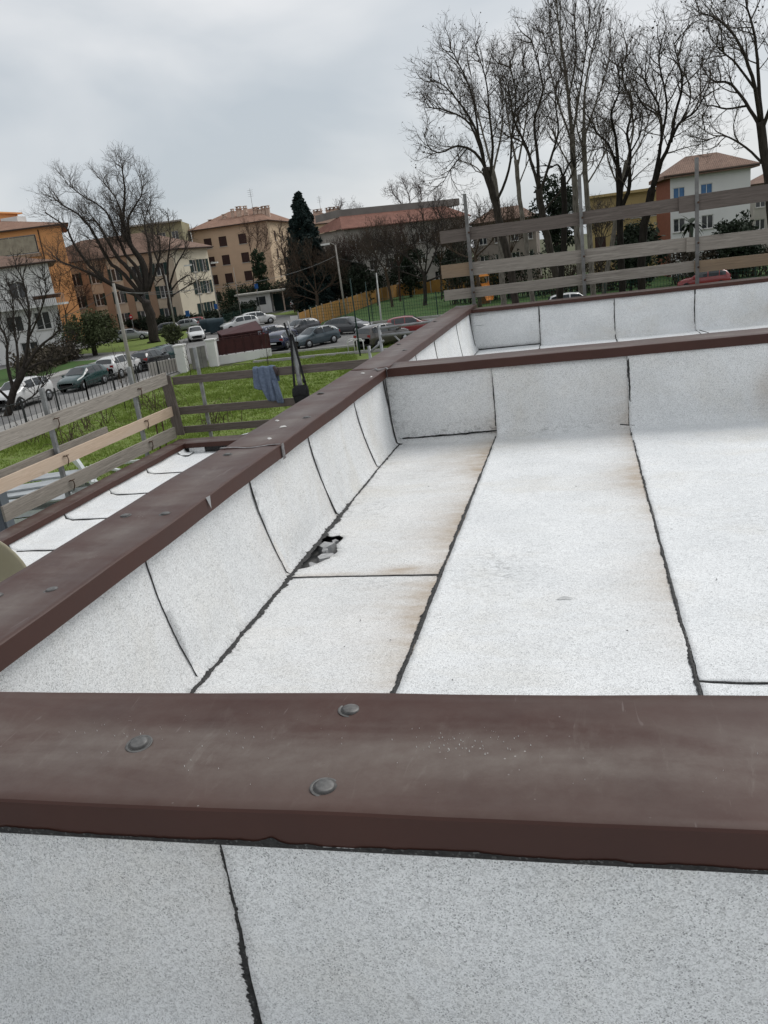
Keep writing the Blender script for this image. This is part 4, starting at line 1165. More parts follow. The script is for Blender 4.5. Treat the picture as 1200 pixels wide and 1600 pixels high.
mb = MB(); mb.add([Po(10.8, -0.1, H2-3.55), Po(18.6, -0.1, H2-3.55), Po(18.6, 0.25, H2-3.55), Po(10.8, 0.25, H2-3.55), Po(10.8, -0.1, H2-3.1), Po(18.6, -0.1, H2-3.1), Po(18.6, 0.25, H2-3.1), Po(10.8, 0.25, H2-3.1)], [(0,1,2,3),(4,7,6,5),(3,2,6,7),(1,5,6,2),(0,3,7,4)])
mb.build('parapet_band', W_PIL, w2)
MB().tube([Po(18.9, 0.08, 0.2), Po(18.9, 0.08, H2-0.2)], 0.07, 6).build('downpipe', plain('gutter_brown', (0.07,0.05,0.04)), w2)
q = at(5, 340, 108)
MB().box((q.x-3.5, q.y-2, H2), (q.x+1.0, q.y+2, H2+3.1)).box((q.x-4, q.y-2.5, H2+3.1), (q.x+1.5, q.y+2.5, H2+3.3)).build('stair_head', W_ORANGE, ro)
q = at(22, 345, 106); MB().box((q.x-1.4, q.y-1, H2+0.3), (q.x+1.3, q.y+1, H2+2.3)).build('roof_cabinet', W_WHITE, ro)
# long beige block with brown pilasters, cream gable end
M_ = at(268, 391, 112); A = Vector((M_.x - r0.x*23, M_.y - r0.y*23 + 2.0, 0)); H3 = M_.z
Rr = at(323, 388, 121)
cs = quad_corners(A, M_, Rr); ln = (cs[1]-cs[0]).length; lr = (cs[2]-cs[1]).length
w3, ro3, rd = block('apartment_block', 'long beige apartment block with brown pilasters behind the big bare tree', cs, H3, [W_BEIGE, W_CREAM, W_BEIGE, W_BEIGE],
   {0: rows(ln, (0.07, 0.2, 0.33, 0.46, 0.60, 0.74, 0.90), (1.0, 4.2, 7.4), 1.25, 1.75, 'green'), 1: rows(lr, (0.55, 0.83), (0.9, 4.1, 7.3), 1.2, 1.8, 'green')}, (3.0, 0.8, M_TILE2, 0.3))
d3 = (cs[1]-cs[0]).normalized(); n3 = Vector((d3.y, -d3.x))
for c_ in (0.135, 0.40, 0.53, 0.67, 0.82):
    p = cs[0] + d3*ln*c_; q = [p - d3*0.55, p + d3*0.55]
    MB().add([(q[0].x, q[0].y, 0), (q[1].x, q[1].y, 0), (q[1].x + n3.x*0.14, q[1].y + n3.y*0.14, 0), (q[0].x + n3.x*0.14, q[0].y + n3.y*0.14, 0)] + [(q[0].x, q[0].y, H3-0.1), (q[1].x, q[1].y, H3-0.1), (q[1].x + n3.x*0.14, q[1].y + n3.y*0.14, H3-0.1), (q[0].x + n3.x*0.14, q[0].y + n3.y*0.14, H3-0.1)],
             [(3,2,6,7),(1,5,6,2),(0,3,7,4),(4,7,6,5)]).build('pilaster', W_PIL, w3)
for (px, py) in ((205, 395), (150, 400), (245, 392)): q = at(px, py, 120); chimney(ro3, q.x, q.y, H3 + 1.4, 1.0, 0.5)
# olive block rising behind it
A = at(196, 356, 136); B = at(284, 354, 139); Hh = A.z
w_o, ro, rd = block('apartment_block', 'olive flat-topped block rising behind the beige block', quad_corners(A, B, back(A, B, 10)), Hh, W_OLIVE, {0: rows((B-A).length, (0.15, 0.4, 0.62, 0.85), (Hh-3.0, Hh-6.2), 1.2, 1.5, 'plain')})
MB().bar((A.x - 0.4, A.y - 0.4, Hh + 0.1), (B.x + 0.4, B.y - 0.4, Hh + 0.1), 1.0, 0.25).build('cornice', W_GREYP, w_o)
# tan corner block with many chimneys
M_ = at(416, 346, 146); A = at(298, 362, 146); Rr = at(460, 350, 166); H4 = (M_.z + A.z)/2
cs = quad_corners(A, M_, Rr); ln = (cs[1]-cs[0]).length; lr = (cs[2]-cs[1]).length
vs4 = (H4-3.3, H4-6.6, H4-9.9, H4-13.0)
w4, ro4, rd4 = block('apartment_block', 'tall tan corner apartment block with clustered chimneys and closed brown shutters', cs, H4, [W_TAN, W_TAN2, W_TAN, W_TAN],
   {0: rows(ln, (0.20, 0.40, 0.66), vs4, 1.55, 1.75, 'brown'), 1: rows(lr, (0.22, 0.48, 0.68, 0.86), vs4, 1.1, 1.7, 'brown')}, (3.1, 0.9, M_TILE, 0.33))
zr = rd4[2]
for (px, py, s) in ((330, 352, 0.9), (352, 346, 0.9), (364, 336, 0.7), (374, 333, 1.2), (384, 333, 0.8), (387, 342, 0.7), (400, 333, 1.1), (407, 333, 1.0), (413, 334, 0.9), (419, 334, 0.9)):
    q = at(px, py, 151); chimney(ro4, q.x, q.y, q.z - 0.25 + jit(0.25), 1.0, s*0.72)
def antenna(x, y, z0, h, name='antenna', parent=None):
    mb = MB().tube([(x, y, z0), (x, y, z0 + h)], 0.04, 5)
    for k in range(4): mb.tube([(x - 0.55, y, z0 + h - 0.3 - k*0.35), (x + 0.55, y, z0 + h - 0.3 - k*0.35)], 0.025, 4)
    mb.tube([(x, y, z0 + h - 0.2), (x + 0.3, y - 0.7, z0 + h - 1.5)], 0.02, 4)
    return mb.build(name, M_GALV, parent)
q = at(396, 332, 150); antenna(q.x, q.y, q.z - 1.0, 5.2, parent=ro4)
# second tan block behind the cypress
A = at(478, 352, 178); B = at(546, 347, 186); H4b = (A.z + B.z)/2
w4b, ro, rd = block('apartment_block', 'sand coloured apartment block partly hidden behind the cypress', quad_corners(A, B, back(A, B, 12)), H4b, W_TAN2, {0: rows((B-A).length, (0.2, 0.45, 0.72, 0.9), (H4b-3, H4b-6.2, H4b-9.4), 1.3, 1.7, 'brown')}, (2.6, 0.8, M_TILE2, 0.33))
for px in (494, 500, 514, 520, 527): q = at(px, 337, 188); chimney(ro, q.x, q.y, H4b + 2.2, 1.0, 1.0)
q = at(502, 335, 188); antenna(q.x, q.y, H4b + 2, 4.5, parent=ro)
# long grey block with red roof band
A = at(538, 361, 122); B = at(726, 334, 136); H5 = (A.z + B.z)/2
cs = quad_corners(A, B, back(A, B, 14)); ln = (cs[1]-cs[0]).length
w5, ro5, rd = block('apartment_block', 'long grey block with red tile band and flat attic behind bare trees', cs, H5, W_GREYP, {0: rows(ln, (0.08, 0.2, 0.33, 0.45, 0.6, 0.73, 0.86), (H5-3.2, H5-6.4, H5-9.4), 1.4, 1.5, 'plain')})
d5 = (cs[1]-cs[0]).normalized(); n5 = Vector((d5.y, -d5.x))
def P5(u, o, z): p = cs[0] + d5*u + n5*o; return (p.x, p.y, z)
MB().add([P5(-0.8, 0.9, H5), P5(ln+0.6, 0.9, H5), P5(ln-1.0, -4.5, H5+2.1), P5(1.6, -4.5, H5+2.1), P5(-0.8, 0.9, H5-0.15), P5(ln+0.6, 0.9, H5-0.15), P5(-0.8, -13, H5), P5(ln+0.6, -13, H5)], [(0,1,2,3),(4,5,1,0),(0,3,6),(1,7,2)]).build('tile_band', tile_mat('red_tiles', (0.19, 0.09, 0.068), (0.25, 0.125, 0.095), (0.115, 0.068, 0.056)), w5)
MB().add([P5(1.2, -4.3, H5+1.9), P5(ln+2.0, -4.3, H5+1.9), P5(ln+2.0, -4.3, H5+3.0), P5(1.2, -4.3, H5+3.0), P5(1.2, -13, H5+1.9), P5(ln+2, -13, H5+1.9), P5(ln+2, -13, H5+3.0), P5(1.2, -13, H5+3.0)], [(0,1,2,3),(3,2,6,7),(0,3,7,4),(1,5,6,2)]).build('attic', wallm('dark_attic', (0.22, 0.205, 0.19)), w5)
# dim grey house right of it, behind the planes
A = at(738, 352, 128); B = at(836, 340, 128); Hg = A.z
block('house', 'low grey house seen between the plane trunks behind the right rail', quad_corners(A, B, back(A, B, 12)), Hg, wallm('dim_plaster', (0.25, 0.215, 0.19)), {0: rows((B-A).length, (0.15, 0.4, 0.66, 0.88), (Hg-3, Hg-6), 1.2, 1.4, 'plain')}, (2.0, 0.6, M_TILE2, 0.3))
# yellow house
A = at(918, 309, 108); B = at(1030, 294, 108); H6 = (A.z + B.z)/2
w6, ro6, rd = block('house', 'ochre yellow flat-roofed house beside the white and brick house', quad_corners(A, B, back(A, B, 12)), H6, W_YELL, {0: rows((B-A).length, (0.16, 0.42, 0.68, 0.9), (H6-3.0, H6-6.2), 1.3, 1.5, 'brown')})
MB().bar((A.x, A.y-0.2, H6), (B.x, B.y-0.2, H6), 0.8, 0.3).build('cornice', W_YELL, w6)
# white house with a brick face
A = at(1025, 283, 106); M_ = at(1047, 280, 98); Rr = at(1173, 261, 98); H7 = (M_.z + Rr.z)/2
# side 0 = brick face, side 1 = white face
cs7 = [Vector((A.x, A.y)), Vector((M_.x, M_.y)), Vector((Rr.x, Rr.y)), Vector((Rr.x + A.x - M_.x, Rr.y + A.y - M_.y))]
lr = (cs7[2]-cs7[1]).length
root7 = empty('house', (0,0,0)); tag(root7, 'white house with red brick end, blue blinds and hipped tile roof', 'house')
wn7 = {1: [(0.3, 1.5, H7-2.7, H7-1.0, 'blue'), (3.1, 4.3, H7-2.7, H7-1.0, 'blue'), (0.3, 1.5, H7-5.6, H7-4.2, 'plain'), (3.2, 4.4, H7-5.6, H7-4.2, 'plain'), (0.5, 1.6, H7-8.6, H7-7.0, 'plain')]}
for i in range(4):
    mb = MB(); P, n = facade(mb, cs7[i], cs7[(i+1) % 4], 0.0, H7, wn7.get(i, []))
    mb.build('wall', W_BRICK if i == 0 else wallm('bright_white_plaster', (0.68, 0.67, 0.66), 0.92), root7)
    for w_ in wn7.get(i, []): window(root7, P, w_, w_[4])
ro7, rd7 = hip_roof(root7, [cs7[1], cs7[2], cs7[3], cs7[0]], H7, 1.9, 0.8, M_TILE2, 0.33, 0.35)
for (px, py) in ((1068, 262), (1074, 258), (1079, 256)): q = at(px, py, 102); chimney(ro7, q.x, q.y, q.z - 0.9, 0.7, 0.4)
q = at(1098, 250, 102); antenna(q.x, q.y, q.z - 0.5, 3.2, parent=ro7)
# low building further right edge
A = at(1178, 290, 130); B = at(1290, 276, 130)
block('house', 'pale low house at the edge behind the right-hand plane tree', quad_corners(A, B, back(A, B, 12)), A.z, W_GREYP, {0: rows((B-A).length, (0.1, 0.3, 0.5, 0.8), (A.z-3, A.z-6), 1.3, 1.4, 'plain')}, (1.5, 0.6, M_TILE2, 0.3))
# kiosk with flat canopy
g0 = gnd(408, 489); ks = empty('kiosk', (g0.x, g0.y, 0), R(15)); tag(ks, 'small white kiosk with a wide flat canopy by the hedge', 'kiosk')
MB().box((-3.0, -1.5, 0), (2.0, 1.5, 3.0)).build('wall', W_WHITE, ks)
MB().box((-3.4, -2.2, 3.0), (7.2, 2.0, 3.22)).build('canopy', wallm('pale_concrete', (0.45, 0.43, 0.39)), ks)
MB().box((-0.2, -1.54, 1.3), (1.2, -1.48, 2.5)).build('window', M_PANE, ks)
for x in (6.7, 3.9): MB().box((x, -1.9, 0), (x + 0.2, -1.7, 3.0)).build('post', M_CHIM, ks)
MB().box((2.2, 0.5, 0), (6.6, 0.7, 2.6)).build('screen', M_SHUT_G, ks)

# ================================================================== CARS
M_GLASS = plain('car_glass', (0.03, 0.036, 0.04), (0.02, 0.024, 0.027), 2, 0.06, 0.7)
M_TYRE = plain('tyre_rubber', (0.018, 0.018, 0.018), (0.012, 0.012, 0.012), 9, 0.85)
M_RIM = plain('alloy_rim', (0.45, 0.46, 0.47), (0.25, 0.26, 0.27), 8, 0.35, 0.5, metal=0.6)
M_HEAD = plain('headlight', (0.75, 0.78, 0.8), (0.5, 0.52, 0.55), 9, 0.1, 0.7)
M_TAIL = plain('tail_light', (0.32, 0.02, 0.02), (0.2, 0.01, 0.01), 9, 0.2, 0.6)
M_PLATE = plain('number_plate', (0.7, 0.7, 0.68)); M_TRIM = plain('black_trim', (0.02, 0.02, 0.02), rough=0.5)
def paint(name, c):
    m = plain(name, c, tuple(q * 0.9 for q in c), 1.0, 0.22, 0.55)
    m.node_tree.nodes['Principled BSDF'].inputs['Coat Weight'].default_value = 0.6
    return m
# stations: x, z_bottom, z_belt, z_top, half width, half width of roof
HATCH = [(2.02,.42,.60,.62,.55,.42),(1.96,.26,.68,.72,.74,.60),(1.55,.20,.80,.88,.84,.68),(0.98,.19,.90,.99,.87,.74),(0.28,.19,.93,1.42,.88,.60),(-0.35,.19,.95,1.48,.88,.61),(-1.15,.19,.97,1.45,.87,.60),(-1.62,.20,.99,1.34,.86,.59),(-1.92,.26,.98,1.04,.82,.70),(-2.0,.40,.72,.74,.72,.62)]
SUV = [(2.15,.48,.70,.73,.60,.46),(2.08,.30,.80,.86,.80,.64),(1.60,.24,.95,1.04,.89,.72),(1.00,.23,1.02,1.12,.91,.78),(0.38,.23,1.05,1.58,.92,.66),(-0.35,.23,1.07,1.64,.92,.68),(-1.25,.23,1.09,1.61,.91,.66),(-1.78,.25,1.11,1.48,.90,.65),(-2.06,.32,1.08,1.14,.86,.76),(-2.14,.46,.82,.84,.76,.66)]
WAGON = [(2.25,.42,.60,.62,.58,.44),(2.18,.26,.68,.72,.76,.62),(1.70,.20,.80,.88,.86,.70),(1.02,.19,.90,.98,.88,.75),(0.30,.19,.92,1.40,.89,.62),(-0.40,.19,.94,1.45,.89,.63),(-1.30,.19,.96,1.40,.88,.62),(-1.95,.20,.98,1.22,.87,.62),(-2.18,.26,.96,1.00,.83,.72),(-2.26,.40,.72,.74,.74,.64)]
def car(name, kind, pm, label, loc, rz, grp='parked cars'):
    stn = {'h': HATCH, 's': SUV, 'w': WAGON}[kind]
    root = empty(name, (loc.x, loc.y, 0.01), rz); tag(root, label, 'car', grp)
    n = 9
    def sec(s):
        x, zb, zl, zt_, wb, wt = s
        half = [(0.0, zb), (wb*.82, zb), (wb*.97, zb + (zl-zb)*.22), (wb, zb + (zl-zb)*.60), (wb*.955, zl), (wb*.955 + (wt - wb*.955)*.5, zl + (zt_-zl)*.52), (wt, zt_ - (zt_-zl)*.10), (wt*.62, zt_), (0.0, zt_ + .012)]
        return [Vector((x, y, z)) for (y, z) in half]
    # finer stations by interpolation
    st2 = []
    for i in range(len(stn) - 1):
        for k in range(2):
            a = k / 2.0; st2.append(tuple(p + (q - p)*a for p, q in zip(stn[i], stn[i+1])))
    st2.append(stn[-1])
    body = MB(); glass = {}
    for side in (1, -1):
        S_ = [[Vector((p.x, p.y*side, p.z)) for p in sec(s)] for s in st2]
        for i in range(len(S_) - 1):
            base = i // 2
            for k in range(n - 1):
                q = [S_[i][k], S_[i][k+1], S_[i+1][k+1], S_[i+1][k]]
                if side < 0: q = q[::-1]
                body.add(q, [(0,1,2,3)], True)
                key = None
                if k in (4, 5):
                    if base == 3 and i % 2 == 1: key = 'side_window'
                    if base == 4: key = 'side_window'
                    if base == 5 : key = 'rear_side_window'
                    if base == 6 and kind != 'h': key = 'rear_quarter_window'
                    if base == 6 and kind == 'h' and i % 2 == 0: key = 'rear_quarter_window'
                if k in (6, 7) and base == 3: key = 'windscreen'
                if k in (6, 7) and base == 7: key = 'rear_window'
                if key:
                    nm = key if key in ('windscreen', 'rear_window') else key + ('L' if side > 0 else 'R')
                    c = sum(q, Vector())/4; nn = (q[1]-q[0]).cross(q[3]-q[0]).normalized()
                    if nn.dot(c - Vector((0, 0, .8))) < 0: nn = -nn
                    glass.setdefault(nm, []).append((q, nn))
    bo = body.build('body', pm, root)
    bm = bmesh.new(); bm.from_mesh(bo.data); bmesh.ops.remove_doubles(bm, verts=bm.verts, dist=1e-4); bmesh.ops.recalc_face_normals(bm, faces=bm.faces); bm.to_mesh(bo.data); bm.free()
    for nm, qs in glass.items():
        mb = MB()
        cc = sum((p for q, _ in qs for p in q), Vector()) / (4*len(qs))
        for q, nn in qs: mb.add([cc + (p - cc)*0.90 + nn*0.016 for p in q], [(0,1,2,3)], True)
        mb.build('windscreen' if nm == 'windscreen' else ('rear_window' if nm == 'rear_window' else 'side_window'), M_GLASS, root)
    wb = stn[3][4]; xf, xr = stn[2][0] - 0.28, stn[7][0] + 0.42; rw = 0.32 if kind != 's' else 0.36
    for x in (xf, xr):
        for s in (1, -1):
            Mx = Matrix.Translation((x, s*(wb - 0.09), rw)) @ Matrix.Rotation(s * -PI/2, 4, 'X')
            MB().lathe([(rw+.05, -0.02), (rw+.05, 0.075), (rw-.02, 0.077)], 18, Mx).build('wheel_arch', M_TRIM, root)
            ty = MB().lathe([(rw*.6, -0.1), (rw, -0.1), (rw, 0.08), (rw*.93, 0.105), (rw*.6, 0.108)], 18, Mx).build('wheel', M_TYRE, root)
            MB().lathe([(rw*.64, 0.10), (rw*.60, 0.116), (rw*.2, 0.112), (rw*.15, 0.125), (0.01, 0.125)], 12, Mx).build('rim', M_RIM, ty)
    x0, zb0 = stn[1][0], stn[1][2]; x1, zb1_ = stn[-2][0], stn[-2][2]
    for s in (1, -1):
        MB().add([(x0-.01, s*.40, zb0-.02), (x0-.28, s*.765, zb0+.03), (x0-.30, s*.77, zb0-.10), (x0+.012, s*.46, zb0-.15), (x0-.10, s*.40, zb0+.055)], [(0,3,2,1) if s > 0 else (0,1,2,3), (0,1,4) if s > 0 else (0,4,1)]).build('headlight', M_HEAD, root)
        MB().box((x1-.06, s*.55 if s > 0 else -.80, zb1_-.22), (x1+.16, .80 if s > 0 else -.55, zb1_-.02)).build('tail_light', M_TAIL, root)
        MB().box((stn[3][0]-.34, s*(wb-.02) if s > 0 else -(wb+.15), stn[3][2]+.02), (stn[3][0]-.16, (wb+.15) if s > 0 else -(wb-.02), stn[3][2]+.15)).build('mirror', pm, root)
    MB().box((x0-.02, -.45, .34), (x0+.075, .45, .50)).build('grille', M_TRIM, root)
    MB().box((x1-.105, -.26, zb1_-.40), (x1-.06, .26, zb1_-.29)).build('number_plate', M_PLATE, root)
    MB().box((x1-.09, -.78, .30), (x1+.1, .78, .44)).build('rear_bumper', M_TRIM, root)
    return root
WHITE_P = paint('white_car_paint', (0.62, 0.62, 0.61)); GREEN_P = paint('dark_green_car_paint', (0.012, 0.045, 0.042)); GREY_P = paint('dark_grey_car_paint', (0.06, 0.062, 0.068))
RED_P = paint('red_car_paint', (0.24, 0.022, 0.022)); BLUE_P = paint('dark_blue_car_paint', (0.022, 0.028, 0.065)); SILV_P = paint('silver_car_paint', (0.32, 0.33, 0.34)); TEAL_P = paint('blue_grey_car_paint', (0.055, 0.08, 0.095)); BLK_P = paint('black_car_paint', (0.016, 0.016, 0.018)); BRN_P = paint('brown_grey_car_paint', (0.075, 0.065, 0.06))
UP, DN = R(90), R(-90)
CARS = [(38, 634, 's', WHITE_P, DN, 'white car behind the small bare tree by the street fence'),
 (133, 606, 'h', GREEN_P, DN, 'dark green hatchback parked on the street, nose to the roof'),
 (190, 588, 's', WHITE_P, UP, 'white car with black rear window parked behind the dark green hatchback'),
 (238, 575, 'h', BLK_P, UP, 'black car parked ahead of the white car with black rear window'),
 (262, 567, 'w', GREEN_P, UP, 'dark green estate car beside the white gate pillar'),
 (308, 532, 'h', WHITE_P, DN + 0.5, 'white hatchback in front of the dark refuse bins'),
 (182, 533, 'h', BLK_P, R(15), 'black hatchback beneath the big bare tree'),
 (208, 532, 'w', SILV_P, R(15), 'silver car left of the big tree trunk'),
 (186, 519, 'w', GREY_P, R(15), 'dark grey estate car in the car park in front of the pilasters'),
 (258, 523, 'h', GREY_P, R(200), 'grey car just right of the big tree trunk'),
 (288, 517, 'h', SILV_P, R(200), 'silver hatchback beside the red car'),
 (302, 514, 'h', RED_P, R(200), 'red hatchback in the car park near the bins'),
 (318, 506, 'w', SILV_P, R(200), 'silver estate car behind the red hatchback'),
 (376, 517, 's', WHITE_P, R(222), 'white car crossing the junction, behind another white car'),
 (404, 508, 's', WHITE_P, R(40), 'white car with a dark window band leading across the junction'),
 (432, 533, 'h', BLUE_P, R(60), 'dark blue car next to the red fence enclosure'),
 (444, 544, 'w', BLUE_P, UP, 'navy car with pale tailgate beside the bag post'),
 (494, 540, 'h', TEAL_P, R(-125), 'blue grey hatchback facing the lawn verge'),
 (470, 524, 'h', GREY_P, R(-120), 'dark car half hidden behind the blue grey hatchback'),
 (546, 521, 'w', GREY_P, R(-20), 'dark grey estate car standing side on below the lamp post'),
 (600, 541, 's', BRN_P, R(60), 'brown grey car beside the tube railing'),
 (642, 523, 'h', RED_P, R(10), 'red car beyond the tube railing along the park fence'),
 (468, 482, 's', WHITE_P, R(95), 'small white van far up the street by the shrubs')]
for (px, py, kd, pm, rz, lb) in CARS: car('parked_car', kd, pm, lb, gnd(px, py), rz)
for (px, py, Y, kd, pm, rz, lb) in ((895, 432, 66, 's', WHITE_P, R(5), 'white car seen between the planks beneath the plane trees'), (1100, 402, 76, 's', RED_P, R(170), 'red car seen over the lowest planks before the white house'),
   (1000, 470, 60, 'h', SILV_P, R(0), 'silver car just showing over the far coping'), (826, 480, 60, 'h', RED_P, R(5), 'red car roof showing over the far coping')):
    q = at(px, py, Y); car('parked_car', kd, pm, lb, q, rz)

# ================================================================== STREET FURNITURE
M_POLE = plain('concrete_pole', (0.33, 0.31, 0.28), (0.24, 0.22, 0.2), 3)
M_DKMET = plain('dark_metal', (0.03, 0.032, 0.034), (0.02, 0.02, 0.022), 6, 0.5)
def lamp(name, label, base, top, r=0.09, mat=None, arm=None):
    root = empty(name, base); tag(root, label, 'lamp post' if arm else 'pole'); t_ = Vector(top) - Vector(base)
    MB().tube([(0, 0, 0), t_*0.5, t_], [r*1.15, r, r*0.7], 8).build('pole', mat or M_POLE, root)
    if arm:
        a = t_ + Vector(arm); MB().tube([t_, t_ + Vector(arm)*0.5 + Vector((0,0,0.25)), a], r*0.4, 6).build('arm', mat or M_POLE, root)
        MB().box((-0.45, -0.16, -0.10), (0.45, 0.16, 0.08)).build('lamp_head', M_WHITEF, root).location = a
    return root
def pole_px(name, label, bx, by, tx, ty, r, mat=None, arm=None, Y=None):
    b = gnd(bx, by); t_ = at(tx, ty, b.y); t_.x = b.x + (t_.x - b.x)*0.25
    return lamp(name, label, b, t_, r, mat, arm)
pole_px('utility_pole', 'grey timber utility pole rising from the lawn edge', 218, 640, 182, 442, 0.10, M_POLE)
pole_px('street_lamp', 'tall street lamp with a curved arm beside the orange park fence', 541, 500, 519, 384, 0.10, M_POLE, (-1.2, 0.3, 0.25))
pole_px('flag_pole', 'slim white pole in front of the park fence', 597, 512, 591, 426, 0.07, plain('pale_pole', (0.6, 0.6, 0.57)))
pole_px('sign_post', 'thin dark green post beside the dark grey estate car', 563, 556, 545, 435, 0.05, M_SHUT_G)
pole_px('sign_post', 'thin dark green post beyond the slim white pole', 580, 520, 572, 440, 0.05, M_SHUT_G)
pole_px('street_lamp', 'slim street lamp by the cream gable end', 322, 515, 300, 415, 0.07, M_POLE, (-0.8, 0, 0.1))
pole_px('street_lamp', 'slim street lamp between the cream gable and the tan block', 346, 508, 325, 413, 0.07, M_POLE, (0.7, 0, 0.1))
pole_px('flag_pole', 'thin pole in front of the tan corner block', 378, 500, 365, 418, 0.06, M_POLE)
pole_px('utility_pole', 'leaning timber pole beside the second bare tree', 276, 525, 262, 430, 0.10, M_POLE)
# wires
def wire(a, b, sag, label):
    pts = [a + (b - a)*(k/16) + Vector((0, 0, -sag*4*(k/16)*(1-k/16))) for k in range(17)]
    o = MB().tube(pts, 0.018, 4, cap=False).build('overhead_wire', plain('wire_grey', (0.16, 0.16, 0.16), rough=0.6)); tag(o, label, 'wire')
    return o
wire(at(185, 458, 44), at(524, 400, 96), 1.0, 'overhead wire from the utility pole to the curved street lamp')
wire(at(184, 452, 44), at(-60, 540, 44), 0.5, 'overhead wire from the utility pole past the small bare tree')
wire(at(524, 402, 96), at(735, 398, 100), 1.2, 'overhead wire from the curved street lamp across the park')
wire(at(185, 455, 44), at(330, 440, 80), 0.6, 'overhead wire from the utility pole past the second bare tree')
# traffic signs
def sign(label, bx, by, h, shape, mat):
    b = gnd(bx, by); root = empty('traffic_sign', b, R(-20)); tag(root, label, 'sign')
    MB().tube([(0,0,0), (0,0,h)], 0.035, 6).build('post', M_GALV, root)
    if shape == 'round':
        o = MB().lathe([(0.01, 0), (0.34, 0), (0.34, 0.03), (0.01, 0.03)], 20, Matrix.Translation((0, -0.04, h)) @ Matrix.Rotation(PI/2, 4, 'X')).build('plate', mat, root)
        MB().box((-0.22, -0.08, h-0.06), (0.22, -0.072, h+0.06)).build('white_bar', M_WHITEF, o)
    else:
        o = MB().box((-0.35, -0.07, h-0.35), (0.35, -0.04, h+0.35)).build('plate', mat, root)
M_SBLUE = plain('sign_blue', (0.03, 0.12, 0.36)); M_SRED = plain('sign_red', (0.4, 0.02, 0.025))
sign('round red no entry sign under the big bare tree', 211, 523, 2.4, 'round', M_SRED)
sign('blue square sign beside the car park', 299, 519, 2.3, 'sq', M_SBLUE)
sign('blue square sign in front of the hedge', 343, 505, 2.3, 'sq', M_SBLUE)
sign('blue square sign on the kiosk side of the road', 408, 492, 4.2, 'sq', M_SBLUE)
sign('blue square sign beyond the road island', 477, 487, 1.8, 'sq', M_SBLUE)
# refuse bins
for k, (px, lb) in enumerate(((328, 'dark green wheeled refuse bin with a domed lid next to the white hatchback'), (340, 'second dark refuse bin standing toward the hedge'))):
    b = gnd(px, 521); root = empty('refuse_bin', b, R(20)); tag(root, lb, 'bin')
    v_ = [(-.75,-.5,.15),(.75,-.5,.15),(.75,.5,.15),(-.75,.5,.15),(-.9,-.6,1.25),(.9,-.6,1.25),(.9,.6,1.25),(-.9,.6,1.25)]
    mb_bin = plain('dark_bin', (0.025, 0.045, 0.055), rough=0.5)
    MB().add(v_, [(0,3,2,1),(0,1,5,4),(1,2,6,5),(2,3,7,6),(3,0,4,7)]).build('tub', mb_bin, root)
    MB().add([(-.92,.62*math.cos(a),1.25+.45*math.sin(a)) for a in [PI*i/8 for i in range(9)]] + [(.92,.62*math.cos(a),1.25+.45*math.sin(a)) for a in [PI*i/8 for i in range(9)]], [(i, i+1, i+10, i+9) for i in range(8)] + [tuple(range(9)), tuple(reversed(range(9, 18)))]).build('lid', mb_bin, root)
    for x in (-.6, .6): MB().lathe([(0.1, -0.04), (0.1, 0.04)], 10, Matrix.Translation((x, -.4, .1)) @ Matrix.Rotation(PI/2, 4, 'X')).build('wheel', M_TYRE, root)
# bicycle racks on the parking lane (white hoops)
for k in range(2):
    b = gnd(545 + k*10, 551); root = MB().tube([(0,0,0),(0,0,.75),(0.15,0,.9),(.55,0,.9),(.7,0,.75),(.7,0,0)], 0.04, 8).build('bicycle_hoop', M_WHITEF, None, b, R(-10))
    tag(root, 'white tubular bicycle hoop beside the tube railing', 'bicycle hoop', 'white bicycle hoops')
# gate: white pillars, grey gate leaf, dark red fence on a white wall
M_DRED = plain('dark_red_paint', (0.065, 0.02, 0.02), (0.045, 0.014, 0.015), 2, 0.6)
for (px, py, lb) in ((288, 582, 'white gate pillar at the street end of the grey gate'), (336, 572, 'white gate pillar between the grey gate and the dark red fence')):
    b = gnd(px, py); root = empty('gate_pillar', b, R(10)); tag(root, lb, 'pillar')
    MB().box((-.32, -.32, 0), (.32, .32, 1.85)).build('shaft', W_WHITE, root); MB().box((-.38, -.38, 1.85), (.38, .38, 1.95)).build('cap', W_WHITE, root)
a = gnd(302, 580); b = gnd(326, 575); gt = empty('gate', a, math.atan2(b.y-a.y, b.x-a.x)); tag(gt, 'grey sheet metal gate between white pillars', 'gate'); ln = (b-a).length
for k in range(3): MB().box((k*ln/3 + 0.02, -0.03, 0.1), ((k+1)*ln/3 - 0.02, 0.03, 1.6)).build('panel', plain('grey_sheet', (0.20, 0.19, 0.18), (0.13, 0.125, 0.12), 2), gt)
a = gnd(330, 572); b = gnd(425, 557); ang = math.atan2(b.y-a.y, b.x-a.x); ln = (b-a).length
rf = empty('red_fence', a, ang); tag(rf, 'dark red panel fence on a low white wall in front of the parked cars', 'fence')
MB().box((0, -.15, 0), (ln, .15, 0.62)).build('low_wall', W_WHITE, rf)
np_ = 7
for k in range(np_):
    x0_ = ln*k/np_ + 0.05; x1_ = ln*(k+1)/np_ - 0.05
    MB().box((x0_, -.03, 0.68), (x1_, .03, 1.72)).build('panel', M_DRED, rf); MB().box((x1_ + 0.01, -.05, 0.6), (x1_ + 0.08, .05, 1.85)).build('post', M_DRED, rf)
MB().box((0, -.04, 1.80), (ln, .04, 1.86)).build('rail', M_DRED, rf)
c_ = gnd(372, 556); rs = empty('red_shed', c_, ang); tag(rs, 'dark red lean-to roof behind the red fence', 'shed')
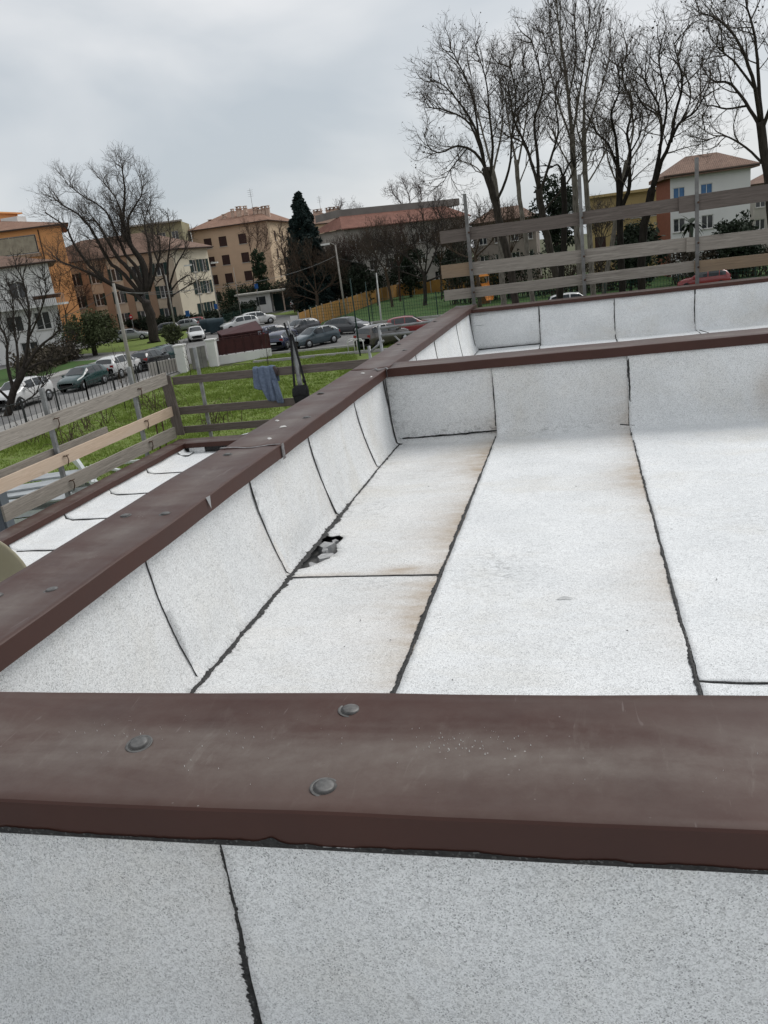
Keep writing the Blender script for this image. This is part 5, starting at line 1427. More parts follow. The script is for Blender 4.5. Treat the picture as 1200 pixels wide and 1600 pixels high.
MB().add([(-1.0,0,1.75),(2.3,0,1.75),(2.3,2.4,2.35),(-1.0,2.4,1.95),(-1.0,0,1.65),(2.3,0,1.65),(2.3,2.4,2.25),(-1.0,2.4,1.85)], [(0,1,2,3),(7,6,5,4),(0,4,5,1),(1,5,6,2),(2,6,7,3),(3,7,4,0)]).build('roof', M_DRED, rs)
for (x, y, h) in ((-.9,.1,1.7),(2.2,.1,1.7),(-.9,2.3,1.85),(2.2,2.3,2.25)): MB().box((x-.06,y-.06,0),(x+.06,y+.06,h)).build('post', M_DRED, rs)
MB().box((-.95, 2.28, 0.1), (2.25, 2.32, 1.85)).build('panel', M_DRED, rs)
# garden wall left of the gate
a = gnd(236, 590); b = gnd(282, 581); gw = MB().bar((a.x, a.y, .5), (b.x, b.y, .5), .2, 1.0).build('garden_wall', W_GREYP); tag(gw, 'low grey garden wall leading to the gate pillars', 'wall')

def bar_fence(name, label, pts, h, gap, mat, r=0.012, post_gap=2.5, rails=(0.12, 0.95)):
    root = empty(name, (0,0,0)); tag(root, label, 'fence'); mb = MB(); rl_ = MB()
    for i in range(len(pts) - 1):
        a = Vector((pts[i][0], pts[i][1], 0)); b = Vector((pts[i+1][0], pts[i+1][1], 0)); d = b - a; n = int(d.length/gap)
        for k in range(n + 1):
            p = a + d*(k/n); mb.bar(p + Vector((0,0,.05)), p + Vector((0,0,h)), r*2, r*2)
        for q in rails: rl_.bar(a + Vector((0,0,h*q)), b + Vector((0,0,h*q)), .04, .04)
        m = max(1, int(d.length/post_gap))
        for k in range(m + 1):
            p = a + d*(k/m); MB().bar(p, p + Vector((0,0,h + 0.12)), .07, .07).build('post', mat, root)
    o = mb.build('bars', mat, root); o['kind'] = 'stuff'; rl_.build('rail', mat, root)
    return root
bar_fence('street_fence', 'thin dark bar fence between the lawn and the street', [(-27.25, 26), (-27.2, 40), (-27.4, 51.5)], 1.4, 0.42, M_DKMET)
# orange boarded park fence
M_ORF = plain('orange_board', (0.33, 0.175, 0.045), (0.24, 0.125, 0.035), 1.2, 0.8)
of = empty('orange_fence', (0,0,0)); tag(of, 'orange boarded fence round the park lawn', 'fence')
pts = [gnd(470, 520), gnd(506, 503), gnd(545, 490), gnd(580, 476), gnd(622, 464), gnd(700, 455), gnd(790, 446)]
for i in range(len(pts) - 1):
    a, b = pts[i], pts[i+1]; d = b - a; m = max(2, int(d.length/2.4))
    for k in range(m):
        p = a + d*((k + .02)/m); q = a + d*((k + .98)/m)
        MB().bar(p + Vector((0,0,.95)), q + Vector((0,0,.95)), .06, 1.8).build('panel', M_ORF, of)
        MB().bar(p, p + Vector((0,0,2.0)), .1, .1).build('post', M_POLE, of)
o = MB().box((-.45, -.06, 1.0), (.45, -.03, 1.6)).build('notice', M_WHITEF, of); o.location = gnd(464, 519); 
# green mesh fence in front of the park
def mesh_fence(label, pts, h, gap=0.25):
    root = empty('mesh_fence', (0,0,0)); tag(root, label, 'fence'); mb = MB()
    for i in range(len(pts) - 1):
        a = Vector((pts[i][0], pts[i][1], 0)); b = Vector((pts[i+1][0], pts[i+1][1], 0)); d = b - a
        n = int(d.length/gap)
        for k in range(n): p = a + d*(k/n); mb.bar(p, p + Vector((0,0,h)), .02, .02)
        for k in range(int(h/0.3) + 1): mb.bar(a + Vector((0,0,.05 + k*.3)), b + Vector((0,0,.05 + k*.3)), .02, .02)
        m = max(1, int(d.length/3))
        for k in range(m + 1): p = a + d*(k/m); MB().bar(p, p + Vector((0,0,h+.1)), .07, .07).build('post', M_SHUT_G, root)
    o = mb.build('wire_mesh', plain('green_wire', (0.02, 0.06, 0.045)), root); o['kind'] = 'stuff'
mesh_fence('green wire mesh fence along the front of the park lawn', [(-26.5, 79.3), (-10, 78), (30, 74.5)], 2.2)
mesh_fence('dark mesh fence before the hedge beside the bins', [tuple(gnd(352, 512))[:2], tuple(gnd(398, 500))[:2]], 1.7)
# slide in the park
sp_ = gnd(757, 460); sp_ = at(757, 447, 88); sl = empty('playground_slide', (sp_.x, sp_.y, 0), R(20)); tag(sl, 'orange playground slide seen between the planks of the right rail', 'slide')
M_SLD = plain('bright_orange_plastic', (0.62, 0.22, 0.03), rough=0.4)
z0_ = sp_.z
MB().add([(-.35,-1.8,z0_-1.4),(.35,-1.8,z0_-1.4),(.35,0,z0_+.3),(-.35,0,z0_+.3),(-.45,-1.8,z0_-1.1),(.45,-1.8,z0_-1.1),(.45,0,z0_+.6),(-.45,0,z0_+.6)], [(0,1,2,3),(0,3,7,4),(1,5,6,2)]).build('chute', M_SLD, sl)
MB().box((-.5, 0, 0), (.5, .9, z0_+.3)).build('tower', plain('brown_board', (0.2,0.1,0.04)), sl)
MB().add([(-.6,-.1,z0_+1.0),(.6,-.1,z0_+1.0),(.6,1,z0_+1.0),(-.6,1,z0_+1.0),(0,.45,z0_+1.6)], [(0,1,4),(1,2,4),(2,3,4),(3,0,4),(3,2,1,0)]).build('roof', M_SLD, sl)
for (x, y) in ((-.5,0),(.5,0),(-.5,.9),(.5,.9)): MB().bar((x,y,0),(x,y,z0_+1.05),.09,.09).build('post', M_POLE, sl)
# white profiles and panels stacked on the ground below the lower roof
M_ALU = plain('white_aluminium', (0.62, 0.64, 0.64), (0.48, 0.5, 0.5), 2, 0.4)
c0 = gnd(78, 802)
for k in range(15):
    rz = R(18) + jit(0.12) if k < 11 else R(-35) + jit(0.3)
    l = random.uniform(3.0, 4.6)
    o = MB().box((-l/2, -.06, 0), (l/2, .06, .10)).box((-l/2, -.06, .10), (l/2, -.03, .16)).build('white_profile', M_ALU, None, (c0.x + jit(1.2), c0.y - 1.5 + k*0.24, 0.02 + 0.16*(k % 4) + (0.4 if k > 10 else 0)), rz)
    tag(o, 'white aluminium profile in the heap below the lower roof', 'profile', 'white profiles heaped on the grass')
for k in range(4):
    o = MB().box((-1.6, -.33, 0), (1.6, .33, .05)).build('grey_panel', plain('pale_grey_panel', (0.38, 0.40, 0.41), rough=0.35), None, (c0.x - 0.4 + jit(.3), c0.y - 1.2 + k*0.7, 0.70 + .06*k), R(18) + jit(.08))
    tag(o, 'pale grey flat panel on top of the heap of white profiles', 'panel', 'grey panels on the heap')
c1 = gnd(370, 688)
for k in range(3):
    l = random.uniform(2.2, 3.2); o = MB().box((-l/2, -.05, 0), (l/2, .05, .08)).build('white_strip', M_ALU, None, (c1.x + k*.35, c1.y + jit(.3), .05 + .05*k), R(55) + jit(.2)); tag(o, 'white strip lying on the grass behind the low end coping', 'strip', 'white strips on the grass')
for (px, py, l, rz) in ((165, 735, 2.0, -.5), (200, 726, 3.0, .3)):
    b = gnd(px, py); o = MB().box((-l/2, -.05, 0), (l/2, .05, .08)).build('white_strip', M_ALU, None, (b.x, b.y, .05), rz); tag(o, 'single white strip in the grass under the left guard rail', 'strip', 'single strips under the left rail')
# blue grey site cabinet
b = gnd(14, 772, 2.5); cb = empty('site_container', (b.x - 1.75, b.y - 0.1, 0), R(32)); tag(cb, 'blue grey steel site container by the left guard rail', 'container')
MB().box((-1.3, -.5, 0.1), (1.3, .5, 2.5)).build('body', plain('blue_grey_steel', (0.12, 0.13, 0.17), (0.09, 0.1, 0.13), 2, 0.5), cb)
for x in (-.65, .65): MB().box((x-.6, -.53, .2), (x+.6, -.5, 2.4)).build('door', plain('blue_grey_steel2', (0.13, 0.14, 0.185), rough=0.5), cb)
MB().box((-1.33, -.53, 2.5), (1.33, .53, 2.54)).build('lid', M_WHITEF, cb)
# ================================================================== TREES
random.seed(31)
def bark(name, a, b): return plain(name, a, b, 3, 0.95, 0.1, stretch=(3, 3, 0.7), bump=0.5)
BK_DARK = bark('dark_bark', (0.058, 0.049, 0.042), (0.028, 0.024, 0.021))
BK_BLACK = bark('wet_black_bark', (0.026, 0.022, 0.020), (0.012, 0.010, 0.009))
BK_PALE = bark('pale_plane_bark', (0.20, 0.185, 0.155), (0.085, 0.075, 0.062))
BK_GREY = bark('grey_brown_bark', (0.115, 0.10, 0.085), (0.06, 0.052, 0.044))
BK_TWIG = bark('brown_twigs', (0.10, 0.083, 0.07), (0.055, 0.046, 0.039))
BK_RED = bark('reddish_twigs', (0.085, 0.052, 0.042), (0.045, 0.03, 0.026))
BK_BRN = bark('brown_brush', (0.095, 0.07, 0.05), (0.05, 0.037, 0.028))
LF_DRY = plain('dry_leaf', (0.055, 0.038, 0.025), (0.03, 0.022, 0.015), 2)
def lerp_poly(pts, t):
    n = len(pts) - 1; x = min(t * n, n - 1e-6); i = int(x); return pts[i].lerp(pts[i+1], x - i), (pts[i+1] - pts[i]).normalized()
def sprout(mb, pts, rad, lv, cfg, leaves):
    ln = sum((pts[i+1] - pts[i]).length for i in range(len(pts) - 1))
    dens, lf, sides = cfg['dens'][lv], cfg['len'][lv], (5, 4, 3, 3)[lv]
    n = max(1, int(dens * ln + random.random()))
    t0 = cfg.get('t0', 0.3) if lv == 0 else 0.12
    for k in range(n):
        t = t0 + (1 - t0) * ((k + random.random()) / n)
        p, tg = lerp_poly(pts, t)
        ax = tg.orthogonal().normalized(); ax.rotate(Matrix.Rotation(random.uniform(0, 2*PI), 3, tg))
        d = tg.copy(); d.rotate(Matrix.Rotation(R(random.uniform(24, 62)), 3, ax))
        L_ = lf * random.uniform(0.55, 1.2) * (1.15 - 0.6 * t)
        r_ = max(cfg['rmin'], min(cfg['r'][lv] * random.uniform(.7, 1.25), rad[0] * 0.6))
        st = 5 if lv < 2 else 4
        q = [p]; up = cfg['up'] * (1.0 if lv < 2 else 0.6)
        for s in range(st):
            d = (d + Vector((jit(1), jit(1), jit(1))) * cfg['wig'] + Vector((0, 0, up))).normalized()
            q.append(q[-1] + d * (L_ / st))
        rr = [r_ * (1 - 0.8 * s / st) + cfg['rmin'] * 0.3 for s in range(st + 1)]
        mb.tube(q, rr, sides, cap=False)
        if lv + 1 < cfg['levels']: sprout(mb, q, rr, lv + 1, cfg, leaves)
        elif leaves is not None and random.random() < cfg.get('leaf', 0):
            c = q[-1]; s = random.uniform(0.035, 0.075); a = Vector((jit(1), jit(1), jit(1))).normalized(); b = a.orthogonal() * s; c2 = a.cross(b)
            leaves.add([c - b, c + c2 * .7, c + b, c - c2 * .7], [(0,1,2,3)])
CFG = dict(levels=3, dens=(1.5, 2.4, 3.2), len=(3.0, 1.35, 0.6), r=(0.06, 0.026, 0.013), rmin=0.010, up=0.10, wig=0.30, leaf=0.0)
def bare_tree(name, label, limbs, Y, mat, cfg=None, trunk_mat=None, ground=None, group=None, depth=0.45, cat='tree'):
    """limbs: [(pixel polyline, r_start, r_end)]; the first one is the trunk, others start on an earlier limb"""
    cfg = {**CFG, **(cfg or {})}
    root = empty(name, (0, 0, 0)); tag(root, label, cat, group)
    tr = MB(); cr = MB(); lv = MB() if cfg.get('leaf') else None
    done = []; base = None
    for li, (pp, ra, rb) in enumerate(limbs):
        if li == 0: y0 = Y; sl = jit(0.05)
        else:
            best = min(((abs(pp[0][0]-a[0]) + abs(pp[0][1]-a[1]), yy) for (a, yy) in done), key=lambda e: e[0]); y0 = best[1]; sl = jit(depth)
        ys_ = [y0]
        for i in range(1, len(pp)):
            a = at(pp[i-1][0], pp[i-1][1], Y); b = at(pp[i][0], pp[i][1], Y); ys_.append(ys_[-1] + sl * (b - a).length)
        P3 = [at(p[0], p[1], y) for p, y in zip(pp, ys_)]
        if li == 0:
            g = P3[0]; P3.insert(0, Vector((g.x + (g.x - P3[1].x) * 0.1, g.y, -0.1))); base = P3[0]
            ys2 = [ys_[0]] + ys_; pp2 = [pp[0]] + list(pp)
        else: ys2, pp2 = ys_, pp
        # smooth, with a little wander
        Q = []
        for i in range(len(P3) - 1):
            a = P3[max(0, i-1)]; b = P3[i]; c = P3[i+1]; d = P3[min(len(P3)-1, i+2)]
            for k in range(4):
                t = k / 4; t2, t3 = t*t, t*t*t
                q = 0.5 * ((2*b) + (c - a)*t + (2*a - 5*b + 4*c - d)*t2 + (3*b - a - 3*c + d)*t3)
                Q.append(q + Vector((jit(1), jit(1), jit(1))) * ra * 0.16)
        Q.append(P3[-1])
        if name == 'plane_tree': ra *= 0.82
        rr = [ra + (rb - ra) * (i / (len(Q)-1)) for i in range(len(Q))]
        if li == 0: rr[0] *= 1.35; rr[1] *= 1.15
        tr.tube(Q, rr, 8 if li == 0 else 6)
        for p, y in zip(pp2, ys2): done.append((p, y))
        if li > 0 or len(limbs) == 1 or cfg.get('trunk_sprout'): sprout(cr, Q, rr, 0, cfg, lv)
    root.location = base
    for mb_, nm, mt in ((tr, 'trunk', trunk_mat or mat), (cr, 'crown', mat), (lv, 'dry_leaves', LF_DRY)):
        if mb_ is None or not mb_.f: continue
        mb_.v = [(v[0]-base.x, v[1]-base.y, v[2]-base.z) for v in mb_.v]
        o = mb_.build(nm, mt, root)
        if nm == 'dry_leaves': o['kind'] = 'stuff'
    return root

# left: the big pollarded tree and its neighbours
bare_tree('bare_tree', 'big dark bare tree with forked limbs in front of the beige block', [
 ([(243, 535), (236, 500), (228, 470)], 0.66, 0.52),
 ([(228, 475), (205, 455), (168, 440), (140, 415), (118, 385), (100, 352), (70, 332)], 0.29, 0.05),
 ([(215, 462), (180, 448), (150, 432), (120, 418), (98, 410), (80, 398)], 0.26, 0.05),
 ([(222, 462), (195, 430), (170, 408), (150, 372), (128, 340), (95, 318), (82, 308)], 0.25, 0.04),
 ([(226, 460), (205, 425), (182, 400), (165, 370), (150, 345), (140, 345)], 0.30, 0.05),
 ([(226, 458), (214, 420), (196, 398), (185, 372), (165, 330), (128, 305), (102, 285)], 0.25, 0.03),
 ([(228, 458), (222, 415), (206, 388), (192, 365), (190, 335), (178, 305), (152, 275)], 0.26, 0.03),
 ([(230, 455), (225, 412), (203, 380), (193, 345), (195, 305), (192, 268), (186, 258)], 0.30, 0.03),
 ([(205, 382), (200, 345), (212, 320), (222, 300), (218, 275)], 0.16, 0.03),
 ([(232, 455), (236, 415), (232, 380), (226, 350), (232, 322)], 0.24, 0.03),
 ([(234, 452), (246, 415), (250, 385), (243, 352)], 0.17, 0.03)], 83, BK_TWIG, dict(levels=4, dens=(1.75, 2.5, 2.7, 2.9), len=(2.7, 1.85, 1.2, 0.75), r=(0.045, 0.020, 0.011, 0.0075), rmin=0.0065, up=0.12), BK_DARK)
bare_tree('bare_tree', 'second bare tree with drooping side branches beside the cream gable', [
 ([(272, 508), (266, 475), (262, 450)], 0.42, 0.34),
 ([(262, 452), (252, 420), (240, 390), (238, 352), (232, 330)], 0.2, 0.03), ([(263, 450), (262, 410), (266, 370), (262, 335)], 0.2, 0.03),
 ([(264, 450), (275, 415), (288, 392), (292, 365)], 0.17, 0.03), ([(265, 458), (278, 440), (296, 430), (300, 445)], 0.14, 0.03), ([(264, 465), (280, 455), (305, 440), (318, 435)], 0.12, 0.03), ([(262, 450), (256, 435), (244, 440), (240, 425)], 0.12, 0.03)], 108, BK_GREY, dict(dens=(1.2, 1.9, 2.5), len=(3.0, 1.7, 0.9), r=(0.06, 0.034, 0.02), rmin=0.014), BK_DARK)
bare_tree('bare_tree', 'small twiggy bare tree in front of the white house by the street fence', [
 ([(8, 660), (22, 610), (38, 575)], 0.24, 0.18),
 ([(38, 575), (44, 530), (46, 490), (36, 440), (22, 415)], 0.11, 0.015), ([(38, 577), (60, 545), (88, 520), (95, 510)], 0.10, 0.015), ([(34, 582), (66, 566), (100, 558), (118, 545)], 0.09, 0.012),
 ([(22, 612), (12, 570), (10, 530), (-6, 500), (-12, 470)], 0.11, 0.012), ([(26, 600), (28, 555), (22, 515), (20, 470), (12, 440)], 0.09, 0.012), ([(44, 530), (62, 490), (72, 455), (66, 430)], 0.06, 0.01), ([(16, 625), (-10, 600), (-30, 560)], 0.09, 0.012), ([(14, 640), (50, 620), (68, 600), (72, 585)], 0.06, 0.01), ([(46, 500), (30, 470), (8, 450)], 0.05, 0.01)], 39, BK_DARK,
 dict(dens=(3.4, 3.4, 3.2, 2.5), len=(1.6, 0.85, 0.5, 0.3), r=(0.024, 0.013, 0.009, 0.008), rmin=0.0065, up=0.14, wig=0.25, levels=4))
# right: plane trees beyond the far rail
PL = dict(levels=4, dens=(1.7, 2.35, 2.7, 3.0), len=(3.1, 1.65, 1.0, 0.6), r=(0.040, 0.017, 0.009, 0.006), rmin=0.0058, up=0.10, wig=0.30, leaf=0.14)
bare_tree('plane_tree', 'dark plane tree leaning left with a wide spreading crown', [
 ([(802, 440), (786, 370), (772, 308), (758, 262)], 0.34, 0.26),
 ([(760, 266), (742, 238), (715, 228), (690, 238), (672, 232), (660, 205)], 0.15, 0.02), ([(758, 262), (748, 215), (728, 175), (700, 140), (672, 120)], 0.16, 0.02), ([(765, 280), (770, 230), (765, 180), (758, 120), (742, 72)], 0.15, 0.02), ([(758, 262), (735, 195), (695, 172), (664, 168)], 0.12, 0.02),
 ([(775, 318), (795, 265), (800, 210), (806, 150), (795, 100)], 0.13, 0.02), ([(748, 215), (738, 150), (715, 95), (700, 72)], 0.10, 0.02), ([(730, 232), (706, 262), (690, 290)], 0.06, 0.015)], 62, BK_TWIG, PL, BK_DARK)
bare_tree('plane_tree', 'dark plane tree with a sinuous trunk next to the leaning one', [
 ([(872, 445), (858, 385), (848, 340), (842, 295)], 0.30, 0.24),
 ([(842, 298), (826, 240), (806, 195), (798, 160), (790, 120)], 0.15, 0.02), ([(842, 295), (840, 240), (835, 190), (848, 140), (838, 90), (828, 60)], 0.16, 0.02), ([(844, 300), (860, 250), (872, 205), (868, 150), (880, 105)], 0.13, 0.02), ([(835, 262), (815, 222), (792, 212)], 0.07, 0.02), ([(848, 330), (875, 300), (895, 270), (898, 235)], 0.1, 0.02)], 60, BK_TWIG, PL, BK_DARK)
bare_tree('plane_tree', 'short black snag with a hooked top between the plane trunks', [
 ([(876, 445), (881, 380), (882, 320), (880, 275)], 0.22, 0.17), ([(880, 278), (872, 258), (860, 262), (850, 255)], 0.10, 0.02), ([(880, 275), (892, 252), (898, 262), (893, 235)], 0.09, 0.02)], 56, BK_BLACK, dict(PL, levels=3, dens=(1.0, 1.6, 2.0), len=(1.6, .8, .4)))
for (lb, Yq, limbs) in (
 ('tallest pale plane tree with a straight slender trunk', 72, [([(908, 450), (902, 360), (897, 280), (894, 210)], 0.33, 0.22), ([(894, 212), (888, 150), (880, 90), (872, 30), (868, -20)], 0.2, 0.03), ([(895, 225), (872, 160), (858, 100), (848, 50)], 0.12, 0.02), ([(894, 215), (905, 150), (915, 80), (922, 20)], 0.13, 0.02), ([(897, 270), (870, 220), (860, 170)], 0.1, 0.02), ([(889, 150), (900, 90), (898, 30), (903, -10)], 0.1, 0.02), ([(884, 120), (862, 70), (858, 20)], 0.08, 0.02), ([(898, 290), (920, 250), (935, 200)], 0.09, 0.02)]),
 ('pale plane tree with a straight trunk right of the tallest one', 70, [([(926, 450), (920, 360), (914, 270), (912, 200)], 0.28, 0.18), ([(912, 205), (914, 140), (925, 80), (940, 30)], 0.15, 0.02), ([(913, 215), (930, 165), (948, 110), (955, 60)], 0.11, 0.02), ([(914, 240), (900, 190), (905, 130)], 0.1, 0.02), ([(916, 290), (945, 240), (960, 190)], 0.09, 0.02)]),
 ('pale plane tree with forked trunk behind the sinuous tree', 74, [([(830, 445), (822, 380), (812, 310), (806, 250)], 0.26, 0.18), ([(806, 252), (796, 200), (790, 140), (800, 90)], 0.13, 0.02), ([(808, 262), (820, 200), (825, 140), (815, 90)], 0.12, 0.02), ([(810, 290), (830, 240), (850, 200)], 0.08, 0.02)]),
 ('pale plane tree trunk standing behind the left-leaning tree', 76, [([(785, 445), (782, 380), (776, 310), (768, 260)], 0.32, 0.24), ([(768, 262), (755, 210), (742, 160), (735, 110)], 0.14, 0.02), ([(770, 270), (782, 215), (786, 160), (775, 100)], 0.14, 0.02), ([(774, 300), (745, 262), (715, 250)], 0.1, 0.02)]),
 ('thin pale plane tree leaning right in front of the yellow house', 78, [([(945, 445), (958, 370), (968, 310), (980, 250)], 0.26, 0.18), ([(980, 252), (990, 200), (985, 150), (995, 100)], 0.12, 0.02), ([(978, 262), (1005, 215), (1020, 160)], 0.1, 0.02), ([(970, 300), (950, 250), (945, 200)], 0.1, 0.02)])):
    bare_tree('plane_tree', lb, limbs, Yq, BK_GREY, dict(PL, up=0.2), BK_PALE)
bare_tree('plane_tree', 'black double-stemmed tree with arching limbs before the yellow house', [
 ([(972, 445), (970, 380), (968, 320), (966, 262)], 0.27, 0.20),
 ([(966, 265), (950, 225), (930, 205), (918, 180)], 0.12, 0.02), ([(966, 262), (962, 215), (955, 180), (968, 140), (965, 95)], 0.14, 0.02), ([(968, 300), (985, 250), (980, 210), (988, 165), (972, 118), (980, 80)], 0.15, 0.02), ([(970, 330), (984, 290), (982, 260)], 0.16, 0.12), ([(966, 250), (940, 230), (925, 250)], 0.06, 0.02), ([(984, 240), (1000, 210), (1004, 180)], 0.08, 0.02)], 57, BK_TWIG, PL, BK_BLACK)
bare_tree('plane_tree', 'black tree with two right-leaning stems beside the white house', [
 ([(1002, 445), (1004, 380), (1012, 325), (1020, 295)], 0.30, 0.24),
 ([(1014, 315), (1030, 262), (1044, 230), (1060, 195), (1088, 172), (1104, 140)], 0.19, 0.02), ([(1018, 298), (1028, 250), (1034, 210), (1028, 165), (1010, 130), (1008, 100)], 0.16, 0.02), ([(1048, 222), (1056, 175), (1066, 135), (1060, 95), (1052, 65)], 0.13, 0.02), ([(1064, 190), (1078, 160), (1078, 130)], 0.08, 0.02), ([(1034, 215), (1042, 160), (1030, 100), (1034, 60)], 0.1, 0.02), ([(1030, 180), (1005, 165), (992, 140)], 0.07, 0.02)], 55, BK_TWIG, PL, BK_BLACK)
bare_tree('plane_tree', 'large plane tree over the white house with hanging outer twigs', [
 ([(1216, 430), (1205, 330), (1196, 250), (1188, 190)], 0.38, 0.26),
 ([(1190, 200), (1165, 160), (1140, 130), (1112, 125), (1095, 100)], 0.15, 0.02), ([(1188, 190), (1175, 120), (1150, 60), (1120, 30), (1095, 20)], 0.16, 0.02), ([(1192, 210), (1185, 130), (1180, 60), (1165, 0), (1160, -40)], 0.16, 0.02), ([(1198, 262), (1165, 230), (1130, 212), (1105, 220)], 0.11, 0.02), ([(1190, 205), (1212, 140), (1222, 70), (1230, 0)], 0.16, 0.02), ([(1170, 165), (1135, 170), (1108, 165), (1098, 185)], 0.09, 0.02), ([(1180, 140), (1150, 100), (1128, 80), (1110, 60)], 0.1, 0.02), ([(1200, 270), (1230, 210), (1260, 160)], 0.14, 0.02)], 58, BK_GREY, PL, BK_DARK)
# smaller bare trees in the middle distance
MIDC = dict(levels=4, dens=(2.2, 2.6, 2.4, 2.0), len=(2.7, 1.5, 0.9, 0.5), r=(0.04, 0.022, 0.014, 0.011), rmin=0.010, up=0.12)
for (lb, Yq, mt, limbs) in (
 ('bare tree rising behind the grey block roof', 142, BK_RED, [([(640, 420), (640, 370), (642, 345)], 0.3, 0.22), ([(642, 348), (625, 315), (608, 298)], 0.14, 0.03), ([(642, 348), (640, 310), (632, 288)], 0.14, 0.03), ([(642, 348), (658, 312), (655, 290)], 0.14, 0.03), ([(642, 352), (675, 325), (690, 305)], 0.12, 0.03)]),
 ('wide low bare tree on the park lawn before the grey block', 96, BK_DARK, [([(664, 470), (664, 445), (662, 425)], 0.28, 0.2), ([(662, 430), (640, 405), (610, 385), (590, 375)], 0.13, 0.03), ([(662, 430), (650, 390), (642, 355)], 0.12, 0.03), ([(664, 432), (680, 395), (690, 350), (684, 330)], 0.13, 0.03), ([(666, 440), (700, 425), (728, 405), (735, 395)], 0.12, 0.03), ([(660, 435), (630, 425), (605, 415), (580, 420)], 0.1, 0.03), ([(664, 428), (668, 380), (660, 340)], 0.1, 0.02)]),
 ('bare park tree beside the wide low one', 100, BK_BRN, [([(612, 470), (606, 440), (602, 420)], 0.2, 0.15), ([(602, 422), (585, 395), (575, 370)], 0.1, 0.02), ([(602, 422), (606, 390), (600, 362)], 0.1, 0.02), ([(603, 425), (622, 400), (632, 375)], 0.1, 0.02)]),
 ('dense brown bare tree before the cypress at the roadside', 104, BK_BRN, [([(497, 500), (496, 475), (494, 455)], 0.26, 0.2), ([(494, 457), (475, 430), (460, 405), (452, 385)], 0.1, 0.02), ([(494, 457), (490, 425), (480, 395)], 0.1, 0.02), ([(495, 458), (508, 430), (512, 400)], 0.1, 0.02), ([(495, 460), (520, 440), (530, 415)], 0.1, 0.02), ([(494, 460), (465, 445), (445, 425)], 0.1, 0.02), ([(496, 470), (470, 462), (450, 455)], 0.07, 0.02)]),
 ('slender bare tree against the tan corner block', 138, BK_RED, [([(452, 470), (450, 440), (447, 415)], 0.16, 0.1), ([(447, 418), (440, 385), (436, 360)], 0.07, 0.02), ([(448, 420), (455, 390), (456, 365)], 0.07, 0.02)]),
 ('thin brushy tree with upright twigs against the tan wall', 136, BK_RED, [([(392, 470), (396, 440), (395, 410)], 0.14, 0.1), ([(395, 412), (390, 380), (388, 358)], 0.06, 0.02), ([(396, 412), (402, 380), (404, 360)], 0.06, 0.02), ([(396, 420), (412, 390), (418, 366)], 0.06, 0.02)]),
 ('bare tree reaching above the far block beside the cypress', 150, BK_RED, [([(545, 440), (543, 400), (540, 370)], 0.18, 0.14), ([(540, 372), (532, 345), (528, 322)], 0.08, 0.02), ([(540, 372), (550, 345), (556, 328)], 0.08, 0.02)]),
 ('brown bare tree in front of the orange wall of the left block', 88, BK_RED, [([(106, 535), (104, 505), (102, 485)], 0.12, 0.09), ([(102, 487), (95, 460), (92, 440)], 0.05, 0.015), ([(102, 487), (112, 462), (118, 445)], 0.05, 0.015), ([(103, 492), (122, 475), (130, 465)], 0.05, 0.015)]),
 ('bare tree tangled before the low grey house behind the right rail', 84, BK_BRN, [([(748, 450), (745, 420), (742, 395)], 0.2, 0.14), ([(742, 398), (725, 365), (715, 335)], 0.1, 0.02), ([(742, 398), (752, 360), (748, 330)], 0.1, 0.02), ([(743, 402), (770, 375), (780, 350)], 0.1, 0.02), ([(742, 405), (712, 395), (695, 380)], 0.08, 0.02)])):
    bare_tree('bare_tree', lb, limbs, Yq, mt, MIDC)
random.seed(404)
for k, (px, py, Yq, ty, sp, lb) in enumerate(((568, 468, 112, 368, 22, 'brushy bare tree in front of the left end of the grey block'), (590, 466, 108, 360, 26, 'brushy bare tree between the white pole and the grey block'), (625, 462, 110, 352, 26, 'brushy bare tree before the middle windows of the grey block'), (690, 455, 106, 340, 28, 'brushy bare tree before the right end of the grey block'),
   (722, 450, 102, 345, 24, 'brushy bare tree beside the first post of the right rail'), (460, 480, 112, 385, 22, 'brushy bare tree at the left foot of the cypress'), (478, 482, 108, 392, 24, 'brushy bare tree at the foot of the cypress'), (516, 480, 110, 385, 24, 'brushy bare tree between the cypress and the curved lamp'), (535, 476, 112, 380, 20, 'brushy bare tree behind the curved lamp'), (800, 440, 92, 330, 30, 'brushy bare tree behind the plane trunks before the low grey house'), (940, 430, 94, 320, 26, 'brushy bare tree before the yellow house'))):
    hm = py - (py - ty) * 0.42
    lim = [([(px, py), (px - 1, (py + hm) / 2), (px - 2, hm)], 0.13, 0.10)]
    for q in range(6):
        f = (q / 5.0 - 0.5) * 2
        lim.append(([(px - 2, hm + 3), (px - 2 + f * sp * 0.45, hm - (hm - ty) * 0.4 + jit(4)), (px - 3 + f * sp * random.uniform(.75, 1.05), ty + abs(f) * (hm - ty) * 0.45 + jit(6))], 0.07, 0.015))
    bare_tree('bare_tree', lb, lim, Yq, (BK_BRN, BK_TWIG, BK_RED)[k % 3], MIDC)
